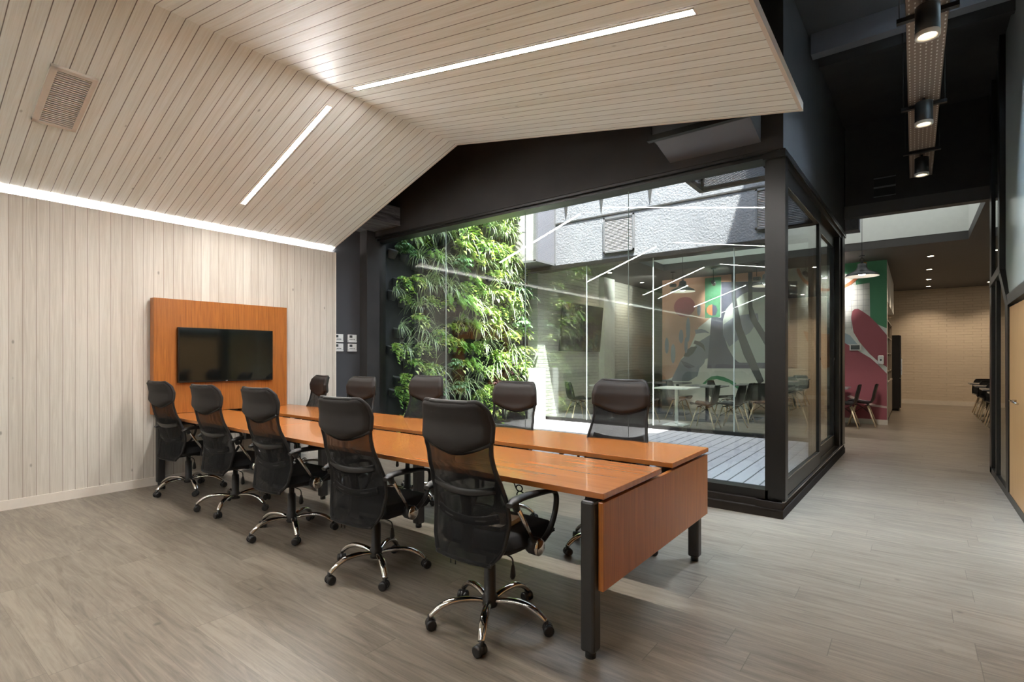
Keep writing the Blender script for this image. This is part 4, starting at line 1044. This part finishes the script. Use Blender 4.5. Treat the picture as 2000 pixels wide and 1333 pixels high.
def rod(x, y, z, aim, label):
    e = empty('rod_spotlight', (x, y, z))
    MB().cyl((0, 0, CZ - z - 0.02), (0, 0, CZ - z), 0.055, seg=18).cyl((0, 0, 0.05), (0, 0, CZ - z), 0.006, seg=8).build('rod', M['wire'], e)
    d = Vector(aim).normalized()
    m = MB().tube([-d * 0.07, d * 0.06], 0.042, 16); m.build('head', M['black_enamel'], e)
    MB().tube([d * 0.055, d * 0.0625], 0.034, 16).build('lens', M['bulb'], e)
    tag(e, label, 'spotlight', 'rod spotlights before the mural')
    ld = bpy.data.lights.new('rod_lamp', 'SPOT'); ld.energy = 85; ld.spot_size = math.radians(58); ld.spot_blend = 0.8; ld.shadow_soft_size = 0.02; ld.color = (1, .95, .88)
    lo = bpy.data.objects.new('rod_lamp', ld); COL.objects.link(lo); lo.parent = e; lo.location = d * 0.07
    lo.rotation_euler = (-d).to_track_quat('Z', 'Y').to_euler()
rod(-4.30, 11.5, 2.95, (-0.8, 0.3, 0.1), 'leftmost small black spotlight on a thin rod')
rod(-3.41, 11.5, 2.93, (-0.12, 0.9, -0.25), 'small black rod spotlight lighting the green rectangle of the mural')
rod(-2.55, 11.5, 2.94, (-0.9, 0.2, 0.05), 'small black rod spotlight above the dark mural stripes')
rod(-1.66, 11.5, 2.95, (0.2, 0.9, -0.25), 'rightmost small black rod spotlight seen through the sliding door')
for i, (x, y, lb) in enumerate(((0.25, 12.65, 'nearest of the row over the corridor'), (0.265, 14.55, 'second of the row over the corridor'), (0.29, 16.4, 'third of the row over the corridor'), (0.31, 18.0, 'farthest of the row over the corridor'),
                            (1.53, 17.9, 'at the right beside the partition post'), (-5.46, 10.7, 'near the white brick wall, closer one'), (-5.52, 12.6, 'near the white brick wall, farther one'))):
    e = empty('downlight', (x, y, CZ))
    MB().lathe([(0.062, -0.001), (0.062, -0.006), (0.048, -0.006), (0.045, -0.001)], seg=24).build('rim', M['pend_white'], e)
    MB().lathe([(0.046, -0.003), (0.0, -0.003)], seg=24).build('lens', M['downlight'], e)
    tag(e, 'small round recessed downlight, ' + lb, 'light', 'recessed downlights in the cafe ceiling')
    ld = bpy.data.lights.new('downlight_lamp', 'SPOT'); ld.energy = 52 if i < 5 else 24; ld.spot_size = math.radians(115); ld.spot_blend = 0.7; ld.shadow_soft_size = 0.05; ld.color = (1, .80, .58)
    lo = bpy.data.objects.new('downlight_lamp', ld); COL.objects.link(lo); lo.parent = e; lo.location = (0, 0, -0.015)

# ---------------- cafe furniture
def cafe_table(x, y, w, d, top, name, label, legs=1, legm='white_steel'):
    e = empty(name, (x, y, 0))
    MB().box(-w / 2, w / 2, -d / 2, d / 2, 0.715, 0.74, bev=0.003).build('tabletop', M[top], e)
    for k in range(legs):
        lx = 0 if legs == 1 else (-w / 4 + k * w / 2)
        MB().cyl((lx, 0, 0.012), (lx, 0, 0.715), 0.035, seg=16).build('pedestal', M[legm], e)
        MB().box(lx - 0.21, lx + 0.21, -0.21, 0.21, 0.0, 0.012, bev=0.003).build('foot_plate', M[legm], e)
    tag(e, label, 'table'); return e
cafe_table(-3.72, 10.15, 0.70, 0.70, 'top_white', 'cafe_table', 'square white cafe table in the sun just behind the far glass')
cafe_table(-5.20, 10.25, 0.70, 0.70, 'top_white', 'cafe_table', 'square white cafe table close to the white brick wall')
cafe_table(-3.42, 11.10, 0.70, 0.70, 'top_grey', 'cafe_table', 'grey topped cafe table behind the sunlit white table', 1, 'leg')
cafe_table(-2.55, 12.15, 1.10, 0.65, 'top_grey', 'cafe_table', 'long grey cafe table under the mural with two black pedestals', 2, 'leg')
cafe_table(-4.60, 12.00, 0.9, 0.65, 'top_grey', 'cafe_table', 'grey cafe table under the salmon part of the mural', 2, 'leg')
cafe_table(-1.45, 12.15, 0.90, 0.65, 'top_grey', 'cafe_table', 'grey cafe table beside the maroon mural leaf', 1, 'leg')
rowl = ['farthest of the row along the right cafe wall', 'second farthest of the row along the right cafe wall', 'middle of the row along the right cafe wall', 'second nearest of the row along the right cafe wall', 'nearest of the row along the right cafe wall']
RY = (15.9, 14.55, 13.2, 11.85, 10.5)
for k, y in enumerate(RY): cafe_table(1.33, y, 0.66, 0.60, 'top_grey', 'cafe_table', 'grey topped cafe table, ' + rowl[k], 1, 'leg')

def shell_chair():
    e = empty('shell_chair', (0, 0, 0))
    prof = [(0.235, 0.435), (0.21, 0.448), (0.12, 0.440), (0.0, 0.425), (-0.10, 0.425), (-0.165, 0.455), (-0.205, 0.53), (-0.225, 0.63), (-0.245, 0.73), (-0.262, 0.815)]
    P = smooth_path([(0, a, b) for a, b in prof], 3); n = len(P) - 1
    def fn(u, v):
        t = v * n; i = min(int(t), n - 1); p = P[i].lerp(P[i + 1], t - i)
        wd = 0.232 * (1 - 0.30 * max(0, v - 0.72) / 0.28 * max(0, v - 0.72) / 0.28 - 0.18 * max(0, 0.12 - v) / 0.12)
        if 0.35 < v < 0.65: wd *= 1.0
        x = (u - 0.5) * 2
        lift = 0.045 * abs(x) ** 3
        back = min(1, max(0, (v - 0.4) / 0.25))
        return (x * wd, p.y + lift * back, p.z + lift * (1 - back))
    MB().sheet(fn, 12, 22, 0.007).build('shell', M['shell'], e)
    for sx in (-1, 1):
        for sy in (-1, 1):
            MB().tube([(sx * 0.12, sy * 0.10 + 0.01, 0.40), (sx * 0.225, sy * 0.225 + 0.0, 0.0)], [0.014, 0.010], 10).build('leg', M['dowel'], e)
    m = MB()
    for a, b in (((-1, -1), (1, 1)), ((-1, 1), (1, -1))):
        m.tube([(a[0] * 0.165, a[1] * 0.155, 0.23), (b[0] * 0.10, b[1] * 0.09, 0.415)], 0.004, 5).tube([(b[0] * 0.165, b[1] * 0.155, 0.23), (a[0] * 0.10, a[1] * 0.09, 0.415)], 0.004, 5)
    m.box(-0.14, 0.14, 0.09, 0.105, 0.398, 0.418).box(-0.14, 0.14, -0.10, -0.085, 0.398, 0.418)
    m.build('wire_brace', M['wire'], e)
    return e
sc0 = shell_chair(); used = [False]
def shell(x, y, deg, label):
    r = copy_tree(sc0) if used[0] else sc0
    used[0] = True
    r.location = (x, y, 0); r.rotation_euler = (0, 0, math.radians(deg))
    tag(r, label, 'chair', 'black shell chairs in the cafe')
shell(-3.10, 9.95, 92, 'black shell chair with pale legs right of the sunlit white table, nearest the glass')
shell(-2.72, 10.25, 84, 'black shell chair standing just behind the one right of the sunlit table')
shell(-4.35, 10.05, -95, 'black shell chair left of the sunlit white table, behind the tall office chair')
shell(-5.62, 9.55, -38, 'black shell chair nearest the white planter cabinet, seen from its side')
shell(-5.45, 10.95, 170, 'black shell chair at the far side of the table by the white brick wall')
shell(-4.05, 11.2, -90, 'black shell chair left of the grey table behind the sunlit one')
shell(-2.80, 11.25, 88, 'black shell chair right of the grey table behind the sunlit one')
shell(-3.40, 11.95, -96, 'black shell chair at the left end of the long grey table')
shell(-1.82, 11.65, 86, 'black shell chair by the corner column, right end of the long grey table')
shell(-2.45, 11.45, 5, 'black shell chair in front of the long grey table, back to the glass')
shell(-4.9, 11.25, 0, 'black shell chair before the salmon part of the mural')
shell(-1.04, 11.80, 90, 'black shell chair beside the maroon mural, the nearer of the pair')
shell(-0.80, 12.28, 90, 'black shell chair beside the maroon mural, the farther of the pair against it')
shell(-1.30, 10.55, 96, 'black shell chair half hidden by the end frame of the sliding door')
rl = ['farthest', 'second farthest', 'middle', 'second nearest', 'nearest']
for k, y in enumerate(RY):
    shell(1.33, y + 0.50, 180, 'black shell chair behind the %s table of the right row' % rl[k])
    shell(1.33, y - 0.50, 0, 'black shell chair in front of the %s table of the right row' % rl[k])

# cafe television on the white brick wall
e = empty('television', (-5.86, 10.12, 1.98)); e.rotation_euler = (0, math.radians(5), 0)
MB().box(0.0, 0.04, -0.88, 0.88, -0.52, 0.52, bev=0.004).build('casing', M['bezel'], e)
MB().box(0.0405, 0.042, -0.865, 0.865, -0.50, 0.505).build('screen', M['screen'], e)
MB().box(-0.09, 0.0, -0.15, 0.15, -0.2, 0.2).build('bracket', M['plastic'], e)
tag(e, 'large dark television tilted forward on the white brick cafe wall', 'television')
# wall controller and soap dispenser
e = empty('wall_controller', (-0.935, 12.585, 1.53))
MB().box(-0.10, 0.10, -0.03, 0.0, -0.062, 0.062, bev=0.008).build('casing', M['device'], e)
MB().box(-0.078, 0.072, -0.0315, -0.03, -0.042, 0.046).build('display', M['lcd'], e)
tag(e, 'white wall controller with a dark display on the mural', 'controller')
e = empty('soap_dispenser', (-0.515, 12.585, 1.28))
MB().box(-0.048, 0.048, -0.09, 0.0, -0.09, 0.09, bev=0.02).build('casing', M['device'], e)
MB().lathe([(0.018, 0.0), (0.018, 0.004), (0.0, 0.004)], seg=16, T=Matrix.Translation((0, -0.09, 0.0)) @ Matrix.Rotation(PI / 2, 4, 'X')).build('window', M['lcd'], e)
tag(e, 'white soap dispenser at the right edge of the mural', 'dispenser')

# kitchen shelf unit, jars, fridge
e = empty('shelf_unit', (-0.55, 14.2, 0))
m = MB().box(-0.35, 0.13, -1.32, -1.29, 0.0, 2.1).box(-0.35, 0.13, 1.29, 1.32, 0.0, 2.1).box(-0.35, 0.13, -0.02, 0.02, 0.8, 2.1)
m.box(-0.35, 0.13, -1.32, 1.32, 2.07, 2.10).build('frame', M['shelf'], e)
for z in (1.02, 1.40, 1.74): MB().box(-0.35, 0.12, -1.29, 1.29, z, z + 0.025).build('shelf', M['shelf'], e)
for k in range(4): MB().box(0.115, 0.135, -1.28 + k * 0.645, -0.65 + k * 0.645, 0.08, 0.78, bev=0.003).build('door', M['shelf'], e)
MB().box(-0.35, 0.14, -1.3, 1.3, 0.79, 0.83).build('counter', M['shelf'], e)
MB().box(-0.35, -0.33, -1.3, 1.3, 0.0, 2.1).build('back_panel', M['shelf'], e)
tag(e, 'tall grey timber shelf unit in the alcove behind the mural wall', 'shelf')
random.seed(5)
shn = ['counter', 'lower shelf', 'middle shelf', 'top shelf']
for zi, z in enumerate((0.83, 1.045, 1.425, 1.765)):
    for k, yy in enumerate((12.98, 13.12, 13.27, 13.46, 13.75)):
        h = random.uniform(0.12, 0.24); r = random.uniform(0.04, 0.055)
        o = MB().lathe([(0.0, 0.0), (r, 0.0), (r, h * 0.65), (r * 0.5, h * 0.8), (r * 0.5, h), (0.0, h)], seg=12).build('storage_jar', M[('bottle', 'jar')[(k + zi) % 2]])
        o.location = (-0.50, yy, z)
        tag(o, '%s jar on the %s of the alcove unit, %s from near end' % (('dark', 'light brown')[(k + zi) % 2], shn[zi], ['first', 'second', 'third', 'fourth', 'fifth'][k]), 'jar', 'jars on the alcove shelves')
e = empty('fridge', (-0.58, 16.4, 0))
MB().box(-0.35, 0.30, -0.35, 0.35, 0.05, 1.88, bev=0.006).build('body', M['fridge'], e)
MB().box(0.302, 0.325, -0.35, 0.35, 0.08, 0.80, bev=0.004).build('door', M['fridge'], e)
MB().box(0.302, 0.325, -0.35, 0.35, 0.82, 1.87, bev=0.004).build('door', M['fridge'], e)
MB().box(-0.30, 0.28, -0.32, 0.32, 0.0, 0.05).build('foot', M['plastic'], e)
MB().box(0.325, 0.35, -0.31, -0.29, 0.9, 1.3).build('handle', M['chrome'], e)
tag(e, 'tall dark fridge standing past the alcove shelves', 'fridge')

# ---------------- plant wall
def arc_leaf(m, base, az, el, length, width, droop, mats=(0, 0, 0), segs=7, prof=None, fold=0.0):
    """blade: direction from azimuth (around +x outward axis) and elevation, bending down with droop"""
    d = Vector((math.cos(el) * math.cos(az), math.cos(el) * math.sin(az), math.sin(el)))
    side = d.cross(Vector((0, 0, 1)));
    side = side.normalized() if side.length > 1e-3 else Vector((0, 1, 0))
    p = Vector(base); st = length / segs; rows = []
    for i in range(segs + 1):
        t = i / segs
        w = width * (prof(t) if prof else (1 - t) ** 0.6 * (0.55 + 0.45 * min(1, t * 5)))
        rows.append((p.copy(), w, d.copy()))
        d = (d + Vector((0, 0, -droop / segs))).normalized(); p = p + d * st
    vs = []
    for (q, w, dd) in rows:
        up = side.cross(dd).normalized() * fold * w
        vs += [q - side * w / 2 + up, q - side * w / 6, q + side * w / 6, q + side * w / 2 + up]
    o = len(m.v); m.v += [tuple(v) for v in vs]
    for i in range(segs):
        for k in range(3):
            m.f.append([o + i * 4 + k, o + i * 4 + k + 1, o + i * 4 + 4 + k + 1, o + i * 4 + 4 + k]); m.m.append(mats[k]); m.sm.append(True)
    return p
heart = lambda t: (math.sin(min(1, t * 2.6) * PI / 2) * (1 - max(0, t - 0.2) / 0.8) ** 0.75) if t < 1 else 0.02
oval = lambda t: math.sin(PI * min(1, 0.06 + t * 0.94)) ** 0.7 if t < 1 else 0.02
R_ = random.Random(11)
def rnd(a, b): return R_.uniform(a, b)
def k_spider(m):
    for i in range(46): arc_leaf(m, (rnd(-.02, .03), rnd(-.03, .03), 0), rnd(-1.7, 1.7), rnd(0.5, 1.45), rnd(.24, .42), .013, rnd(1.8, 3.4), (0, 1, 0), 8)
def k_fern(m):
    for i in range(30):
        az, el = rnd(-1.6, 1.6), rnd(0.1, 1.2); L = rnd(.26, .44); d = Vector((math.cos(el) * math.cos(az), math.cos(el) * math.sin(az), math.sin(el)))
        side = d.cross(Vector((0, 0, 1))).normalized(); p = Vector((0, 0, 0)); n = 20; dr = rnd(1.5, 2.8)
        for j in range(n):
            t = j / n; w = 0.048 * math.sin(PI * (0.12 + 0.86 * t)) ** 0.8
            q = p + d * (L / n)
            for s_ in (-1, 1):
                o = len(m.v); m.v += [tuple(p), tuple(p + d * (L / n) * 0.75), tuple(p + side * s_ * w + d * L / n * 1.1 + Vector((0, 0, -w * 0.25)))]
                m.f.append([o, o + 1, o + 2]); m.m.append(0); m.sm.append(False)
            d = (d + Vector((0, 0, -dr / n))).normalized(); p = q
def stem_leaves(m, p0, az, el, L, droop, n, size, mats, prof, leafdroop=0.8):
    d = Vector((math.cos(el) * math.cos(az), math.cos(el) * math.sin(az), math.sin(el))); p = Vector(p0); path = [p.copy()]
    for j in range(n):
        p = p + d * (L / n); path.append(p.copy())
        d = (d + Vector((rnd(-.12, .16) - (0.12 if p.x > 0.22 else 0), rnd(-.2, .2), -droop / n))).normalized()
        la = az + rnd(-1.5, 1.5); mt = R_.choice(mats)
        arc_leaf(m, p, la, rnd(-.5, .6), size * rnd(.75, 1.2), size * rnd(.65, .85), leafdroop, (mt,) * 3, 4, prof, 0.18)
    m.tube(path, 0.0022, 4, 2, False)
def k_pothos(m):
    for i in range(13): stem_leaves(m, (0, rnd(-.05, .05), 0), rnd(-1.4, 1.4), rnd(-.2, .8), rnd(.25, .52), 3.4, 8, .085, (0, 0, 1), heart)
def k_lime(m):
    for i in range(17): stem_leaves(m, (0, rnd(-.05, .05), 0), rnd(-1.5, 1.5), rnd(.0, 1.1), rnd(.14, .30), 2.0, 4, .10, (0, 0, 1), heart)
def k_broad(m):
    for i in range(15):
        az, el = rnd(-1.5, 1.5), rnd(.0, 1.2); L = rnd(.10, .26)
        c = Vector((math.cos(el) * math.cos(az), math.cos(el) * math.sin(az), math.sin(el))) * L
        m.tube([(0, 0, 0), tuple(c * .5 + Vector((0, 0, .02))), tuple(c)], 0.003, 4, 2, False)
        for k in range(7):
            a = az + (k - 3) * 0.62; arc_leaf(m, c, a, rnd(-.35, .15), rnd(.085, .125), .042, .9, (0,) * 3 if k % 2 else (1,) * 3, 4, oval, 0.15)
def k_small(m):
    for i in range(34): stem_leaves(m, (0, rnd(-.05, .05), 0), rnd(-1.6, 1.6), rnd(-.1, 1.2), rnd(.12, .30), 2.2, 6, .038, (0, 0, 1), oval, .5)
def k_lobed(m):
    for i in range(16):
        az, el = rnd(-1.5, 1.5), rnd(-.2, 1.1); L = rnd(.08, .22)
        c = Vector((math.cos(el) * math.cos(az), math.cos(el) * math.sin(az), math.sin(el))) * L
        m.tube([(0, 0, 0), tuple(c)], 0.003, 4, 2, False)
        Ln = rnd(.14, .22)
        arc_leaf(m, c, az, -.2, Ln, .035, 1.2, (0,) * 3, 5, oval)
        for k in range(5):
            for s_ in (-1, 1):
                q = c + Vector((math.cos(az), math.sin(az), -.35 - .12 * k)).normalized() * Ln * (0.12 + 0.17 * k)
                arc_leaf(m, q, az + s_ * 1.0, -.3, .075 * (1 - .1 * k), .022, .8, (0,) * 3, 3, oval)
def k_purple(m):
    for i in range(24): stem_leaves(m, (0, rnd(-.05, .05), 0), rnd(-1.5, 1.5), rnd(-.1, 1.2), rnd(.10, .24), 1.6, 4, .075, (0, 0, 1), oval)
KINDS = {'spider': (k_spider, ('spider_e', 'spider_m', 'stem'), 'striped spider plant', 'potted_spider_plant'), 'fern': (k_fern, ('fern', 'fern', 'stem'), 'arching green fern', 'potted_fern'),
         'pothos': (k_pothos, ('pothos', 'pothos_l', 'stem'), 'trailing heart-leaved vine', 'potted_vine'), 'lime': (k_lime, ('lime', 'mid', 'stem'), 'lime green leafy plant', 'potted_leafy_plant'),
         'broad': (k_broad, ('broad', 'blueg', 'stem'), 'hand-leaved dark green plant', 'potted_umbrella_plant'), 'small': (k_small, ('mid', 'lime', 'stem'), 'small-leaved bushy plant', 'potted_bush'),
         'lobed': (k_lobed, ('mid', 'mid', 'stem'), 'deeply lobed green plant', 'potted_lobed_plant'), 'purple': (k_purple, ('purple', 'purple', 'stem'), 'dark purple-leaved plant', 'potted_purple_plant')}
def make_plant(kind):
    fn, mats, desc, nm = KINDS[kind]
    e = empty(nm, (0, 0, 0))
    m = MB(); fn(m); m.v = [(x if x > 0 else x * 0.15, y, z) for x, y, z in m.v]; fo_ = m.build('foliage', [M[k] for k in mats], e)
    fo_.location = (0.02, 0, 0.0)
    q = Matrix.Translation((0, 0, 0)) @ Matrix.Rotation(math.radians(12), 4, 'Y')
    MB().lathe([(0.0, -0.15), (0.058, -0.15), (0.080, -0.03), (0.088, -0.03), (0.090, 0.0), (0.080, 0.0), (0.076, -0.02), (0.0, -0.02)], seg=18, T=q).build('pot', M['pot'], e)
    return e
protos = {}
def plant_at(kind, y, z, s_, rz, label):
    key = (kind, R_.randrange(2))
    if key in protos: r = copy_tree(protos[key])
    else: r = make_plant(kind); protos[key] = r
    r.location = (-6.225, y, z); r.scale = (s_, s_, s_); r.rotation_euler = (0, 0, rz)
    tag(r, label, 'plant', 'potted plants of the plant wall')
rows = 12; cols = 14
ordn = ['first', 'second', 'third', 'fourth', 'fifth', 'sixth', 'seventh', 'eighth', 'ninth', 'tenth', 'eleventh', 'twelfth', 'thirteenth', 'fourteenth']
layout = [  # from the top row down, left (near) to right (far)
 'sbsfslbssslsbl', 'fbssbsplslbsls', 'fflssspbsslsss', 'ffssslspslblfs', 'bbsdsbslslssls', 'plsssbdlslpsbs',
 'sbsblddslplsls', 'slsplsdslslbls', 'psbslddbslpslb', 'plpsbldslsulps', 'ppbbsbsblulsls', 'plpdbuslplslbl']
cm = {'s': 'spider', 'f': 'fern', 'p': 'pothos', 'l': 'lime', 'b': 'broad', 'd': 'lobed', 'u': 'purple'}
for i in range(rows):
    for j in range(cols):
        k = cm[layout[i][j]]
        if k == 'lime' and R_.random() < 0.4: k = 'small'
        if k == 'broad' and R_.random() < 0.35: k = 'small'
        y = 5.09 + j * 0.262 + rnd(-.05, .05) + (0.12 if i % 2 else 0.0); z = 4.42 - i * 0.365 + rnd(-.13, .11)
        if y > 8.22: y = 8.22
        if j >= 11 and z > 3.1: y = min(y, 7.85)
        sc_ = rnd(1.15, 1.6) if k in ('spider', 'fern') else rnd(.85, 1.25) * (0.85 if j < 5 else 1.0)
        turn = rnd(-.35, .35)
        if j == 0: sc_ = min(sc_, 0.95); y = max(y, 5.08); turn = 0.75
        if j == 1: sc_ = min(sc_, 1.15); turn = 0.35
        if j >= 12: sc_ = min(sc_, 1.15); turn = -0.4
        plant_at(k, y, z, sc_, turn, '%s, %s row down, %s from left on the plant wall' % (KINDS[k][2], ordn[i], ordn[j]))
# irrigation board behind the pots
m = MB().box(-6.325, -6.30, 5.0, 8.48, 0.125, 4.9)
o = m.build('planting_board', M['backing']); tag(o, 'dark felt board behind the pots of the plant wall', 'board')

# white cabinet in the courtyard corner beside the plants
e = empty('planter_cabinet', (-5.78, 8.26, 0.12))
MB().box(-0.14, 0.13, -0.10, 0.12, 0.0, 1.0, bev=0.004).build('body', M['white_steel'], e)
MB().box(-0.13, 0.12, -0.104, -0.10, 0.03, 0.97).build('door', M['white_steel'], e)
tag(e, 'slim white metal cabinet at the foot of the plant wall', 'cabinet')
